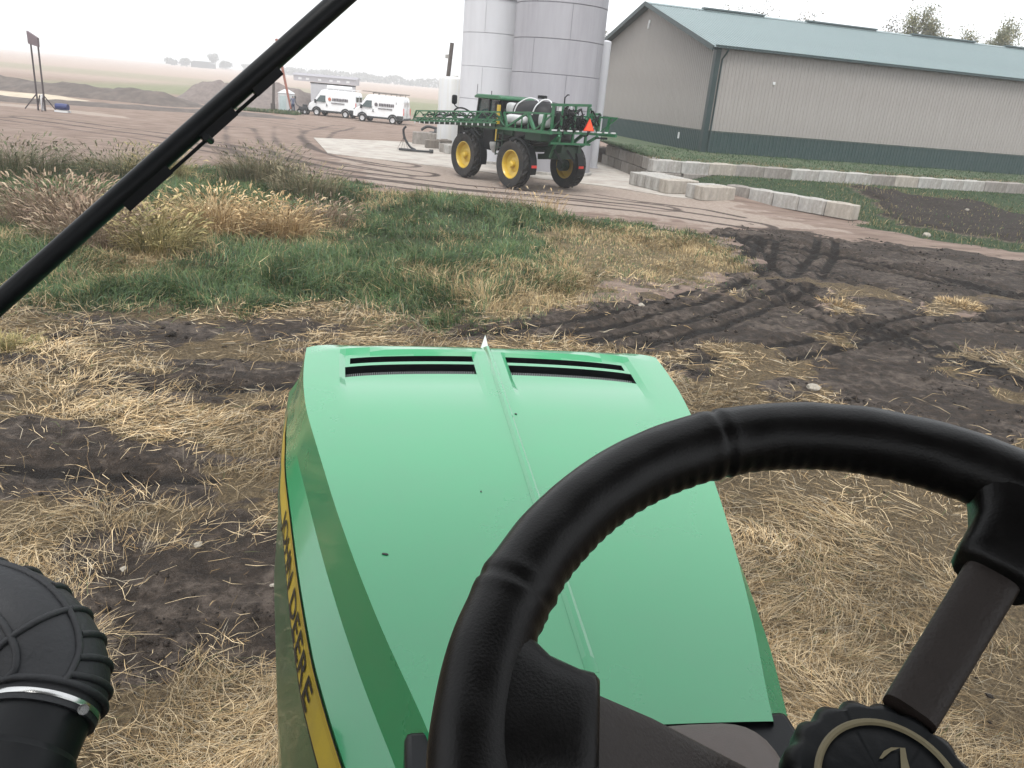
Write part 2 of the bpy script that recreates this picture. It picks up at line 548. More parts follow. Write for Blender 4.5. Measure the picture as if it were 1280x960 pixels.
me.shade_smooth()
ground = bpy.data.objects.new('ground', me)
COL.objects.link(ground)
ground['kind'] = 'structure'

def ground_material():
    mm = bpy.data.materials.new('ground_soil')
    mm.use_nodes = True
    n = mm.node_tree.nodes; l = mm.node_tree.links
    b = n['Principled BSDF']
    geo = n.new('ShaderNodeNewGeometry')
    def noise(sc, det=6, ro=0.6, st=(1, 1, 1)):
        mp = n.new('ShaderNodeMapping'); mp.inputs['Scale'].default_value = st
        l.new(geo.outputs['Position'], mp.inputs['Vector'])
        z = n.new('ShaderNodeTexNoise'); z.inputs['Scale'].default_value = sc
        z.inputs['Detail'].default_value = det; z.inputs['Roughness'].default_value = ro
        l.new(mp.outputs[0], z.inputs['Vector'])
        return z.outputs['Fac']
    def ramp(fac, stops):
        r = n.new('ShaderNodeValToRGB')
        e = r.color_ramp.elements
        e[0].position, e[0].color = stops[0][0], (*stops[0][1], 1)
        e[1].position, e[1].color = stops[1][0], (*stops[1][1], 1)
        for p, c in stops[2:]:
            q = e.new(p); q.color = (*c, 1)
        l.new(fac, r.inputs['Fac'])
        return r.outputs['Color']
    def mix(f, a, c):
        x = n.new('ShaderNodeMix'); x.data_type = 'RGBA'
        l.new(f, x.inputs['Factor']); l.new(a, x.inputs[6]); l.new(c, x.inputs[7])
        return x.outputs[2]
    def sharpen(f, nz, amt=0.5, lo=0.35, hi=0.65):
        # break a soft mask up with noise
        s = n.new('ShaderNodeMath'); s.operation = 'MULTIPLY_ADD'
        l.new(nz, s.inputs[0]); s.inputs[1].default_value = amt
        t = n.new('ShaderNodeMath'); t.operation = 'SUBTRACT'
        l.new(f, s.inputs[2]); l.new(s.outputs[0], t.inputs[0]); t.inputs[1].default_value = amt * 0.5
        r = n.new('ShaderNodeMapRange'); r.interpolation_type = 'SMOOTHSTEP'
        r.inputs['From Min'].default_value = lo; r.inputs['From Max'].default_value = hi
        l.new(t.outputs[0], r.inputs['Value'])
        return r.outputs[0]
    A = n.new('ShaderNodeAttribute'); A.attribute_name = 'zoneA'
    B = n.new('ShaderNodeAttribute'); B.attribute_name = 'zoneB'
    C = n.new('ShaderNodeAttribute'); C.attribute_name = 'zoneC'
    def sep(a):
        s = n.new('ShaderNodeSeparateColor'); l.new(a.outputs['Color'], s.inputs[0])
        return s.outputs[0], s.outputs[1], s.outputs[2], a.outputs['Alpha']
    straw, mud, grass, dry = sep(A)
    pale, track, lawn, spoil = sep(B)
    ftan, fgreen, fpatch, _ = sep(C)
    nA = noise(0.5, 4, 0.65); nB = noise(6, 5, 0.72); nC = noise(24, 5, 0.75); nD = noise(1.7, 5, 0.65, (0.35, 1, 1))
    gravel = ramp(nD, [(0.3, (0.185, 0.13, 0.104)), (0.5, (0.285, 0.212, 0.174)), (0.72, (0.385, 0.30, 0.25))])
    c = gravel
    palec = ramp(nB, [(0.3, (0.33, 0.258, 0.215)), (0.7, (0.49, 0.41, 0.35))])
    c = mix(sharpen(pale, nA, 0.7, 0.3, 0.75), c, palec)
    trc = ramp(nB, [(0.3, (0.055, 0.042, 0.038)), (0.7, (0.13, 0.10, 0.088))])
    c = mix(sharpen(track, nB, 0.7, 0.3, 0.9), c, trc)
    tanf = ramp(nA, [(0.3, (0.30, 0.235, 0.195)), (0.7, (0.42, 0.335, 0.285))])
    c = mix(ftan, c, tanf)
    grf = ramp(nA, [(0.3, (0.19, 0.20, 0.12)), (0.7, (0.26, 0.26, 0.17))])
    c = mix(fgreen, c, grf)
    # dead grass litter over brown earth
    earth = ramp(nB, [(0.25, (0.045, 0.036, 0.030)), (0.6, (0.12, 0.095, 0.075)), (0.8, (0.2, 0.165, 0.13))])
    litter = ramp(nC, [(0.25, (0.05, 0.038, 0.024)), (0.5, (0.13, 0.096, 0.055)), (0.75, (0.30, 0.23, 0.14))])
    st = mix(sharpen(straw, nB, 0.9, 0.35, 0.62), earth, litter)
    c = mix(sharpen(straw, nB, 0.5, 0.15, 0.45), c, st)
    gsoil = ramp(nB, [(0.3, (0.028, 0.036, 0.016)), (0.6, (0.055, 0.07, 0.03)), (0.8, (0.12, 0.11, 0.055))])
    c = mix(sharpen(grass, nB, 0.4), c, gsoil)
    dsoil = ramp(nB, [(0.3, (0.10, 0.08, 0.045)), (0.7, (0.27, 0.21, 0.12))])
    c = mix(sharpen(dry, nB, 0.6), c, dsoil)
    lawnc = ramp(nB, [(0.3, (0.030, 0.052, 0.026)), (0.55, (0.055, 0.085, 0.042)), (0.8, (0.11, 0.12, 0.06))])
    c = mix(sharpen(lawn, nB, 0.4), c, lawnc)
    mudc = ramp(nB, [(0.28, (0.019, 0.0142, 0.0112)), (0.5, (0.050, 0.038, 0.030)), (0.66, (0.098, 0.076, 0.061)), (0.8, (0.17, 0.135, 0.11))])
    mudm = sharpen(mud, nB, 0.6, 0.35, 0.62)
    nE = noise(0.8, 6, 0.7, (0.55, 1, 1))
    dry_sheenc = ramp(nB, [(0.3, (0.055, 0.042, 0.034)), (0.7, (0.17, 0.138, 0.115))])  # dry mud tone, also standing in for pale sheen on wet patches
    mudc = mix(sharpen(nE, nB, 0.5, 0.47, 0.64), mudc, dry_sheenc)
    rutc = ramp(nB, [(0.3, (0.007, 0.0055, 0.0045)), (0.7, (0.026, 0.020, 0.0165))])
    mudc = mix(sharpen(fpatch, nB, 0.6, 0.4, 0.7), mudc, rutc)
    c = mix(mudm, c, mudc)
    spc = ramp(nB, [(0.3, (0.016, 0.0125, 0.0105)), (0.7, (0.062, 0.049, 0.041))])
    c = mix(sharpen(spoil, nB, 0.6), c, spc)
    l.new(c, b.inputs['Base Color'])
    # wet mud shines a little
    rr = n.new('ShaderNodeMapRange'); l.new(nB, rr.inputs['Value'])
    rr.inputs['From Min'].default_value = 0.4; rr.inputs['From Max'].default_value = 0.6
    rr.inputs['To Min'].default_value = 0.72; rr.inputs['To Max'].default_value = 0.95
    mr = n.new('ShaderNodeMix'); mr.data_type = 'FLOAT'
    l.new(mudm, mr.inputs['Factor']); mr.inputs[2].default_value = 0.95; l.new(rr.outputs[0], mr.inputs[3])
    l.new(mr.outputs[0], b.inputs['Roughness'])
    b.inputs['Specular IOR Level'].default_value = 0.22
    ad = n.new('ShaderNodeMath'); ad.operation = 'MULTIPLY_ADD'
    l.new(nC, ad.inputs[0]); ad.inputs[1].default_value = 0.9; l.new(nB, ad.inputs[2])
    bp = n.new('ShaderNodeBump'); bp.inputs['Strength'].default_value = 1.0; bp.inputs['Distance'].default_value = 0.10
    l.new(ad.outputs[0], bp.inputs['Height']); l.new(bp.outputs[0], b.inputs['Normal'])
    return mm
ground.data.materials.append(ground_material())

def gh(x, y):
    xa = np.array([float(x)]); ya = np.array([float(y)])
    return float(height(xa, ya)[0])

# ------------------------------------------------------------------ concrete pad
M_CONC = mat('pad_concrete', (0.36, 0.335, 0.30), 0.9, 0.2, 1.2, 0.3, 30, dirt=(0.2, 0.15, 0.125), dirt_amt=0.85, dirt_scale=0.7)
PADP = [(-13.9, 50.2), (-10.6, 40.9), (-6.2, 39.6), (-1.5, 38.0), (3.6, 36.6), (6.3, 34.6), (9.3, 34.2), (9.7, 35.8), (6.0, 39.6), (4.6, 50.5), (-9, 53.5)]
def slab(name, poly, z0, z1, material):
    bm = bmesh.new()
    vs = [bm.verts.new((x, y, z1)) for x, y in poly]
    f = bm.faces.new(vs)
    r = bmesh.ops.extrude_face_region(bm, geom=[f])
    for v in r['geom']:
        if isinstance(v, bmesh.types.BMVert): v.co.z = z0
    bmesh.ops.recalc_face_normals(bm, faces=bm.faces)
    me = bpy.data.meshes.new(name); bm.to_mesh(me); bm.free()
    o = bpy.data.objects.new(name, me); COL.objects.link(o)
    me.materials.append(material)
    o['kind'] = 'structure'
    return o
slab('concrete_pad', PADP, -0.1, 0.035, M_CONC)

# raised ground behind the retaining wall
def terrace():
    lines = []
    xs = [4.75, 5.3, 6.4] + list(np.arange(8, 60, 1.2))
    V = []; F = []
    rows = 14
    for x in xs:
        y0 = np.interp(x, [4.75, 6.1], [50.0, 40.1]) if x < 6.1 else np.interp(x, [p[0] for p in WALLF], [p[1] for p in WALLF]) + 0.35
        if x > 42: y0 = 51.35 + (x - 42) * 0.34
        for j in range(rows):
            t = j / (rows - 1)
            d = 26 * t ** 2
            z = 1.16 + 0.27 * min(1, d / 3.5) + 0.05 * (mnoise.noise((x * .7, d * .7, 3)))
            if j == 0: z = 1.10
            V.append((x - 0.28 * d, y0 + d, z))
    for i in range(len(xs) - 1):
        for j in range(rows - 1):
            a = i * rows + j
            F.append((a, a + rows, a + rows + 1, a + 1))
    me = bpy.data.meshes.new('terrace_lawn'); me.from_pydata(V, [], F); me.shade_smooth()
    o = bpy.data.objects.new('terrace_lawn', me); COL.objects.link(o)
    me.materials.append(mat('lawn_turf', (0.052, 0.082, 0.04), 0.9, 0.45, 3.0, 0.8, 25, dirt=(0.13, 0.1, 0.06), dirt_amt=0.6, dirt_scale=1.2))
    o['kind'] = 'structure'
terrace()

# ------------------------------------------------------------------ concrete blocks
M_BLK = [mat('block_concrete_%d' % i, c, 0.92, 0.35, 2.2, 0.6, 22, dirt=dc, dirt_amt=0.95, dirt_scale=1.8, stretch=(1.3, 1.3, 0.6))
         for i, (c, dc) in enumerate([((0.34, 0.33, 0.31), (0.16, 0.14, 0.12)), ((0.24, 0.22, 0.20), (0.10, 0.085, 0.07)), ((0.33, 0.30, 0.26), (0.20, 0.175, 0.145)), ((0.16, 0.14, 0.12), (0.06, 0.05, 0.04))])]
def block_mesh(name, L, W=0.6, H=0.6, seed=0):
    rr = random.Random(seed)
    bm = bmesh.new()
    bmesh.ops.create_cube(bm, size=1)
    for v in bm.verts: v.co = Vector((v.co.x * L, v.co.y * W, (v.co.z + 0.5) * H))
    bmesh.ops.bevel(bm, geom=list(bm.edges), offset=0.025, segments=1, affect='EDGES')
    for v in bm.verts: v.co += Vector((rr.uniform(-1, 1), rr.uniform(-1, 1), rr.uniform(-1, 1))) * 0.008
    # rough knob on top and a lifting groove
    me = bpy.data.meshes.new(name)
    r = bmesh.ops.create_cube(bm, size=1)
    for v in r['verts']:
        v.co = Vector((v.co.x * L * 0.55 * (0.8 if v.co.z > 0 else 1), v.co.y * W * 0.4 * (0.7 if v.co.z > 0 else 1), H - 0.01 + (v.co.z + 0.5) * 0.05))
    bm.to_mesh(me); bm.free()
    return me
BM12 = [block_mesh('concrete_block', 1.19, seed=i) for i in range(2)]
BM16 = [block_mesh('concrete_block', 1.58, 0.6, 0.58, seed=5 + i) for i in range(3)]
BM18 = [block_mesh('concrete_block', 1.80, seed=9 + i) for i in range(2)]
def put_block(me, x, y, z, ang, mt, parent=None, tilt=0):
    o = bpy.data.objects.new('concrete_block', me)
    COL.objects.link(o)
    o.location = (x, y, z); o.rotation_euler = (tilt, 0, ang)
    if not me.materials: me.materials.append(mt)
    o.material_slots[0].link = 'OBJECT'; o.material_slots[0].material = mt
    if parent: o.parent = parent
    return o
wall = thing('retaining_wall', 'grey concrete block retaining wall running below the long shed', 'wall', (6.1, 39.8, 0))
def wall_run(pts, z, start=0.0, L=1.6, mats=(0,), end=None):
    acc = start
    seg = []
    for (a, b) in zip(pts[:-1], pts[1:]):
        seg.append((a, b, math.dist(a, b)))
    tot = sum(s[2] for s in seg)
    i = 0
    while acc + L / 2 < (end or tot):
        d = acc + L / 2
        for a, b, l in seg:
            if d <= l: break
            d -= l
        t = d / l
        x = a[0] + (b[0] - a[0]) * t; y = a[1] + (b[1] - a[1]) * t
        ang = math.atan2(b[1] - a[1], b[0] - a[0])
        nx_, ny_ = -math.sin(ang), math.cos(ang)
        o = put_block(BM16[i % 3], x + nx_ * 0.3 - 6.1, y + ny_ * 0.3 - 39.8, z + random.uniform(-.02, .02), ang + random.uniform(-.015, .015), M_BLK[random.choice(mats)], wall)
        acc += L; i += 1
wall_run(WALLF, 0.60, 0.0, mats=(0, 0, 1, 1, 2, 0))
LW = [(6.1, 39.8), (4.45, 50.3)]
for (z, st) in ((0.0, 0.35), (0.6, 1.1)):
    acc = st
    i = 0
    while acc < 10:
        t = (acc) / math.dist(*LW)
        ang = math.atan2(LW[1][1] - LW[0][1], LW[1][0] - LW[0][0])
        x = LW[0][0] + (LW[1][0] - LW[0][0]) * t; y = LW[0][1] + (LW[1][1] - LW[0][1]) * t
        put_block(BM16[i % 3], x + math.sin(ang) * 0.3 - 6.1, y - math.cos(ang) * 0.3 - 39.8, z + 0.01, ang + random.uniform(-.02, .02), M_BLK[3 if i % 3 else 1], wall)
        acc += 1.6; i += 1
put_block(BM16[0], 0.75, 0.5, 0.0, math.atan2(1.7, 5.3), M_BLK[1], wall)
put_block(BM16[1], 2.35, 1.0, 0.02, math.atan2(1.7, 5.3), M_BLK[1], wall)

ang = R(25); ex = (math.cos(ang), math.sin(ang)); ey = (-math.sin(ang), math.cos(ang))
names = ['nearest', 'second nearest', 'third', 'fourth', 'farthest']
for i in range(5):
    ox = 6.17 + ex[0] * (0.9 + random.uniform(-.06, .06)) + ey[0] * (0.3 + 0.63 * i)
    oy = 35.55 + ex[1] * 0.9 + ey[1] * (0.3 + 0.63 * i)
    o = put_block(BM18[i % 2], ox, oy, 0.04, ang + random.uniform(-.03, .03), M_BLK[2 if i == 0 else 0])
    tag(o, '%s of five long concrete blocks standing side by side on the pad' % names[i], 'concrete block', 'long blocks stored side by side on the pad')
for i, (nm_, off) in enumerate((('tan faced', 0.0), ('pale', 0.63))):
    ox = 7.39 + ex[0] * 1.0 + ey[0] * (0.3 + off); oy = 33.89 + ex[1] * 1.0 + ey[1] * (0.3 + off)
    o = put_block(BM18[i], ox, oy, 0.04, ang + 0.02, M_BLK[2 if i == 0 else 0])
    tag(o, ('tan faced long concrete block at the front of the pad, nearest the mud' if i == 0 else 'pale long concrete block directly behind the tan faced front block'), 'concrete block', 'front pair of long blocks on the pad')
dx, dy = 0.68, -0.733
ra = math.atan2(dy, dx)
for i, nm_ in enumerate(('first, beside the tan front block', 'second from the pad', 'third from the pad', 'fourth from the pad', 'last, farthest right')):
    s = -0.45 + 1.22 * i
    o = put_block(BM12[i % 2], 9.75 + dx * s + 0.2, 35.35 + dy * s + 0.2, 0.02, ra + random.uniform(-.03, .03), M_BLK[(1, 0, 0, 0, 2)[i]])
    tag(o, 'short concrete block in the row along the lawn edge, %s' % nm_, 'concrete block', 'short blocks in a row along the lawn')

# ------------------------------------------------------------------ long shed
PHI = 0.28
shed = thing('metal_shed', 'long tan metal shed with dark green skirt and pale green roof', 'shed', (9.65, 45.75, 1.42), PHI)
M_TAN = mat('tan_siding', (0.285, 0.268, 0.252), 0.55, 0.08, 1.2, spec=0.35, dirt=(0.17, 0.155, 0.14), dirt_amt=0.35, dirt_scale=0.6)
M_GRN = mat('green_siding', (0.021, 0.046, 0.045), 0.45, 0.12, 1.5, spec=0.4, dirt=(0.07, 0.08, 0.07), dirt_amt=0.35, dirt_scale=1.4)
M_TRIM = mat('green_trim', (0.012, 0.03, 0.03), 0.45, 0.1, 2)
M_ROOF = mat('green_roof', (0.15, 0.20, 0.205), 0.42, 0.12, 0.5, spec=0.6, dirt=(0.185, 0.228, 0.238), dirt_amt=0.5, dirt_scale=0.4)
PW, RIB = 0.914, 0.03
def rib_profile(wd=PW, n=4):
    xs = []
    p = wd / n
    for i in range(n):
        x = i * p
        xs += [(x, 0), (x + p * 0.62, 0), (x + p * 0.70, RIB), (x + p * 0.88, RIB)]
    xs.append((wd, 0))
    return xs
def rib_mesh(name, z0, z1f):
    # panel in the x-z plane, ribs toward -y
    V = []; F = []
    pr_ = rib_profile()
    for x, d in pr_:
        V += [(x, -d, z0), (x, -d, z1f(x))]
    for i in range(len(pr_) - 1):
        F.append((2 * i, 2 * i + 2, 2 * i + 3, 2 * i + 1))
    me = bpy.data.meshes.new(name); me.from_pydata(V, [], F)
    return me
H, A_, RISE, SK = 5.56, 9.8, 2.77, 1.19
NP = 42
LEN = NP * PW
up_me = rib_mesh('wall_panel', SK + 0.03, lambda x: H)
lo_me = rib_mesh('skirt_panel', -0.15, lambda x: SK - 0.03)
up_me.materials.append(M_TAN); lo_me.materials.append(M_GRN)
for i in range(NP):
    for me_, nm_ in ((up_me, 'wall_panel'), (lo_me, 'skirt_panel')):
        o = bpy.data.objects.new(nm_, me_); COL.objects.link(o); o.parent = shed
        o.location = (i * PW, 0, 0)
NG = int(round(2 * A_ / PW)); gw = 2 * A_ / NG
for i in range(NG):
    roof_h = lambda yy: H + RISE * (1 - abs(yy - A_) / A_)
    me_ = rib_mesh('wall_panel', SK + 0.03, lambda x, i=i: roof_h(i * gw + x * gw / PW) - 0.02)
    me_.materials.append(M_TAN)
    for m_, nm_ in ((me_, 'wall_panel'), (lo_me, 'skirt_panel')):
        o = bpy.data.objects.new(nm_, m_); COL.objects.link(o); o.parent = shed
        o.rotation_euler = (0, 0, PI / 2); o.scale = (gw / PW, -1, 1)
        o.location = (0, i * gw, 0)
MB().box((LEN / 2, -0.012, SK), (LEN, 0.05, 0.05)).box((-0.012, A_, SK), (0.05, 2 * A_, 0.05)).build('skirt_trim', M_TRIM, shed)
MB().box((0.0, 0.0, H / 2 - 0.1), (0.3, 0.3, H + 0.1)).build('corner_trim', M_TRIM, shed)
MB().tube([(0.42, -0.42, H - 0.12), (0.36, -0.3, H - 0.35), (0.3, -0.1, H - 0.6), (0.3, -0.1, 0.1)], 0.05, 8).build('downspout', M_TRIM, shed)
MB().box((LEN / 2, -0.30, H + 0.0), (LEN + 0.6, 0.14, 0.15)).box((LEN / 2, -0.12, H - 0.03), (LEN, 0.3, 0.04)).build('gutter', M_TRIM, shed)
MB().box((-0.02, A_, -0.1), (0.12, 2 * A_, 0.12)).build('footing', M_BLK[0], shed)
sl = math.hypot(A_ + 0.4, RISE * (A_ + 0.4) / A_)
th = math.atan2(RISE, A_)
rp_me = rib_mesh('roof_panel', 0, lambda x: sl)
rp_me.materials.append(M_ROOF)
for i in range(NP + 1):
    for s in (0, 1):
        o = bpy.data.objects.new('roof_panel', rp_me); COL.objects.link(o); o.parent = shed
        if s == 0:
            o.location = (i * PW - 0.5, -0.4, H + 0.06 - 0.4 * RISE / A_)
            o.rotation_euler = (-(PI / 2 - th), 0, 0)
        else:
            o.location = (i * PW - 0.5 + PW, 2 * A_ + 0.4, H + 0.06 - 0.4 * RISE / A_)
            o.rotation_euler = (-(PI / 2 - th), 0, PI)
for s in (-1, 1):
    y0 = A_ + s * (A_ + 0.42); z0 = H - 0.42 * RISE / A_
    MB().bar((-0.52, y0, z0 + 0.0), (-0.52, A_, H + RISE + 0.04), 0.06, 0.26).build('rake_trim', M_TRIM, shed)
    MB().bar((-0.27, y0, z0 - 0.06), (-0.27, A_, H + RISE - 0.04), 0.46, 0.03).build('soffit', M_TRIM, shed)
MB().prism([(A_ - 0.25, H + RISE + 0.03), (A_, H + RISE + 0.14), (A_ + 0.25, H + RISE + 0.03)], -0.5, LEN + 0.4, axis='x').build('ridge_cap', M_ROOF, shed)
for x0, x1 in ((3.6, 8.2), (11.5, 17.2), (20.2, 25.8), (28.6, 34)):
    MB().box(((x0 + x1) / 2, A_, H + RISE + 0.19), (x1 - x0, 0.36, 0.09)).build('ridge_vent', mat('vent_green', (0.06, 0.09, 0.095), 0.5, 0.1, 2), shed)
M_WHT = mat('white_paint', (0.62, 0.63, 0.64), 0.4, 0.06, 2)
MB().lathe([(0.0, -0.03), (0.12, -0.03), (0.14, 0.0)], 12, (-0.04, A_, H + RISE - 1.0), axis='x').box((-0.06, A_, H + RISE - 1.25), (0.1, 0.12, 0.3)).build('gable_light', M_WHT, shed)
MB().box((-0.05, 3.1, 0.72), (0.04, 0.16, 0.36)).build('white_tag', M_WHT, shed)
MB().box((3.8, -0.04, 4.0), (0.14, 0.05, 0.14)).build('white_tag', M_WHT, shed)

# ------------------------------------------------------------------ storage tanks
M_T2 = mat('grey_tank_steel', (0.33, 0.325, 0.35), 0.5, 0.1, 1.0, spec=0.35, dirt=(0.23, 0.225, 0.245), dirt_amt=0.8, dirt_scale=0.9, stretch=(1, 1, 0.12))
M_T1 = mat('white_tank_steel', (0.50, 0.505, 0.53), 0.45, 0.06, 1.0, spec=0.35, dirt=(0.40, 0.40, 0.41), dirt_amt=0.5, dirt_scale=0.8, stretch=(1, 1, 0.15))
M_T3 = mat('white_tank_poly', (0.52, 0.53, 0.54), 0.5, 0.06, 1.0, dirt=(0.45, 0.38, 0.22), dirt_amt=0.45, dirt_scale=1.3, stretch=(2.0, 2.0, 0.08))
M_SEAM = mat('tank_seam', (0.20, 0.20, 0.22), 0.6, 0.1, 3)
def panel_tank(label, name, x, y, r, courses, ch, per, mt, seam=True, roof=True):
    t = thing(name, label, 'tank', (x, y, 0.035))
    for c in range(courses):
        off = (c % 2) * PI / per + 0.21
        for k in range(per):
            a0 = off + 2 * PI * k / per + 0.004; a1 = off + 2 * PI * (k + 1) / per - 0.004
            rr = r + 0.006 * ((c * 7 + k * 3) % 3)
            z0 = c * ch + 0.012; z1 = (c + 1) * ch - 0.012
            o = MB().lathe([(rr - 0.03, z0), (rr, z0 + 0.01), (rr, z1 - 0.01), (rr - 0.03, z1)], 14, a0=a0, a1=a1)
            o.build('shell_panel', mt, t, smooth=60)
    MB().lathe([(r - 0.025, 0), (r - 0.025, courses * ch)], 48).build('seam_liner', M_SEAM if seam else mt, t)
    ht = courses * ch
    if roof:
        MB().lathe([(r + 0.06, ht), (r + 0.06, ht + 0.08), (r * 0.15, ht + r * 0.3), (0.01, ht + r * 0.32)], 48).build('roof', mt, t)
    MB().lathe([(r + 0.12, -0.03), (r + 0.12, 0.12), (r, 0.14)], 48).build('footing', M_BLK[0], t)
    return t
panel_tank('tall grey panelled storage tank rising behind the green sprayer', 'storage_tank', 0.85, 41.65, 2.24, 7, 1.56, 4, M_T2)
t1 = panel_tank('smooth white storage tank left of the big grey tank', 'storage_tank', -2.38, 44.5, 1.86, 5, 1.61, 3, M_T1, seam=False)
t3 = thing('storage_tank', 'small white tank with yellowish stain at the far left of the tanks', 'tank', (-5.5, 52.0, 0.035))
MB().lathe([(0.80, 0), (0.82, 0.05), (0.82, 4.1), (0.78, 4.2), (0.4, 4.3), (0.01, 4.32)], 32).build('shell', M_T3, t3, smooth=50)
MB().lathe([(0.2, 4.28), (0.2, 4.4), (0.01, 4.42)], 12, (0.2, 0, 0)).build('lid', M_T3, t3)
sp = thing('white_pipe', 'tall white vertical pipe standing between grey tank and shed', 'pipe', (3.55, 45.9, 0.035))
MB().lathe([(0.27, 0), (0.27, 6.7), (0.23, 6.75), (0.01, 6.8)], 20).build('shaft', M_T1, sp)
MB().lathe([(0.36, 0), (0.36, 0.05), (0.27, 0.05)], 20).build('base_flange', M_T1, sp)
M_WOOD = mat('weathered_wood', (0.075, 0.062, 0.055), 0.85, 0.3, 3, 0.3, 40, stretch=(6, 6, 0.5))
up_ = thing('utility_pole', 'dark leaning pole rising behind the small white tank', 'pole', (-6.75, 58, 0))
MB().tube([(0, 0, 0), (0.5, 0, 6.6)], [0.17, 0.14], 8).build('post', M_WOOD, up_)
MB().box((0.2, 0, 5.7), (0.25, 0.2, 0.25)).build('box', M_BLK[0], up_)

# ------------------------------------------------------------------ the tractor we sit in
tractor = thing('tractor', 'green tractor seen from its driving seat, hood and steering wheel ahead', 'tractor', (0, 0, 0))
M_HOOD = mat('tractor_green', (0.010, 0.228, 0.084), 0.28, 0.03, 2.0, coat=1.0, spec=0.5, dirt=(0.03, 0.20, 0.09), dirt_amt=0.4, dirt_scale=5, rvar=0.05)
M_HOOD.node_tree.nodes['Principled BSDF'].inputs['Coat IOR'].default_value = 1.47
M_BLK2 = mat('black_plastic', (0.006, 0.0068, 0.0078), 0.42, 0.2, 8, 0.03, 200, spec=0.2)
M_RUB = mat('black_rubber', (0.011, 0.012, 0.0145), 0.62, 0.25, 6, 0.15, 120, dirt=(0.035, 0.035, 0.036), dirt_amt=0.3, dirt_scale=5)
M_YEL = mat('decal_yellow', (0.42, 0.31, 0.035), 0.4, 0.1, 10, dirt=(0.25, 0.2, 0.07), dirt_amt=0.5, dirt_scale=12)
M_DBLK = mat('decal_black', (0.015, 0.015, 0.013), 0.5, 0.1, 10)
M_STEEL = mat('bright_steel', (0.55, 0.55, 0.54), 0.25, 0.1, 20, metal=1.0)
M_BRN = mat('cab_brown_plastic', (0.022, 0.0155, 0.0128), 0.55, 0.1, 30, 0.15, 500)
M_LEA = mat('black_leather', (0.0038, 0.0034, 0.0033), 0.36, 0.2, 60, 0.075, 650, spec=0.24)
M_CAB = mat('cab_trim', (0.03, 0.028, 0.027), 0.7, 0.1, 10)
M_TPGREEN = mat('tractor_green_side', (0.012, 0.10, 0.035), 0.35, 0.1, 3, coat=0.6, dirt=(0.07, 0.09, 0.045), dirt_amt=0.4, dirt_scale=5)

HO = Vector((0.169, 0.978, 2.935)); HA = Vector((-0.18, 0.983, 0.037)).normalized(); HS = Vector((-0.983, -0.18, 0)).normalized()
def hp(s, w_, z): return HO + HA * s + HS * w_ + Vector((0, 0, z))
W1S = [-0.3, -0.1, 0.0, 0.12, 0.30, 0.49, 0.77, 0.97, 1.16, 1.35, 1.5, 1.7]
W1W = [0.215, 0.262, 0.295, 0.334, 0.384, 0.432, 0.495, 0.54, 0.567, 0.581, 0.584, 0.584]
W1X = np.linspace(-0.3, 1.7, 201)
W1Y = np.interp(W1X, W1S, W1W)
for _ in range(60): W1Y[1:-1] = 0.25 * W1Y[:-2] + 0.5 * W1Y[1:-1] + 0.25 * W1Y[2:]
def w1(s): return float(np.interp(s, W1X, W1Y))
SR = -0.108
def sfront(q): return 1.556 - 0.05 * q * q - 0.075 * abs(q) ** 7
def ht(s, w_):
    q = abs(w_) / w1(s)
    z = 0.007 * (1 - q * q)
    # scoop behind the vents and the raised spine either side of the ridge
    dip = max(0.0, min(1, (s - 0.95) / 0.25)) * max(0.0, min(1, (1.425 - s) / 0.015)) * max(0, min(1, (q - 0.06) / 0.025)) * max(0, min(1, (0.84 - q) / 0.05))
    z -= 0.013 * dip * dip
    z -= 0.05 * max(0, (s - 1.42) / 0.14) ** 2
    return z
TROWS = []
trow = lambda s: (s - SR) / (sfront(0.42) - SR)
slots = [(1.252, 1.332), (1.354, 1.402)]
base_t = list(np.linspace(0, trow(1.23), 34)) + [trow(v) for v in (1.252, 1.28, 1.31, 1.332, 1.342, 1.354, 1.375, 1.402, 1.412, 1.43, 1.46, 1.485)] + [1.0]
QS = [0, 0.035, 0.07, 0.095, 0.13, 0.155, 0.19, 0.26, 0.34, 0.42, 0.5, 0.58, 0.66, 0.72, 0.765, 0.79, 0.82, 0.86, 0.9, 0.94, 0.97, 1.0]
QF = [-q for q in QS[:0:-1]] + QS
hb = MB()
ng = len(QF)
top = []
for t in base_t:
    row = []
    for q in QF:
        s = SR + t * (sfront(q) - SR)
        w_ = q * w1(s)
        row.append(len(hb.v)); hb.v.append(tuple(hp(s, w_, ht(s, w_))))
    top.append(row)
def in_slot(i, j):
    tm = (base_t[i] + base_t[i + 1]) / 2
    sm = SR + tm * (sfront(0.42) - SR)
    qm = abs(QF[j] + QF[j + 1]) / 2
    for k, (a, b) in enumerate(slots):
        if a < sm < b and (0.095 if k == 0 else 0.095) < qm < (0.79 if k == 0 else 0.765): return True
    return False
vent_cells = []
for i in range(len(base_t) - 1):
    for j in range(ng - 1):
        q4 = (top[i][j], top[i][j + 1], top[i + 1][j + 1], top[i + 1][j])
        if in_slot(i, j): vent_cells.append((i, j)); continue
        hb.f.append(q4)
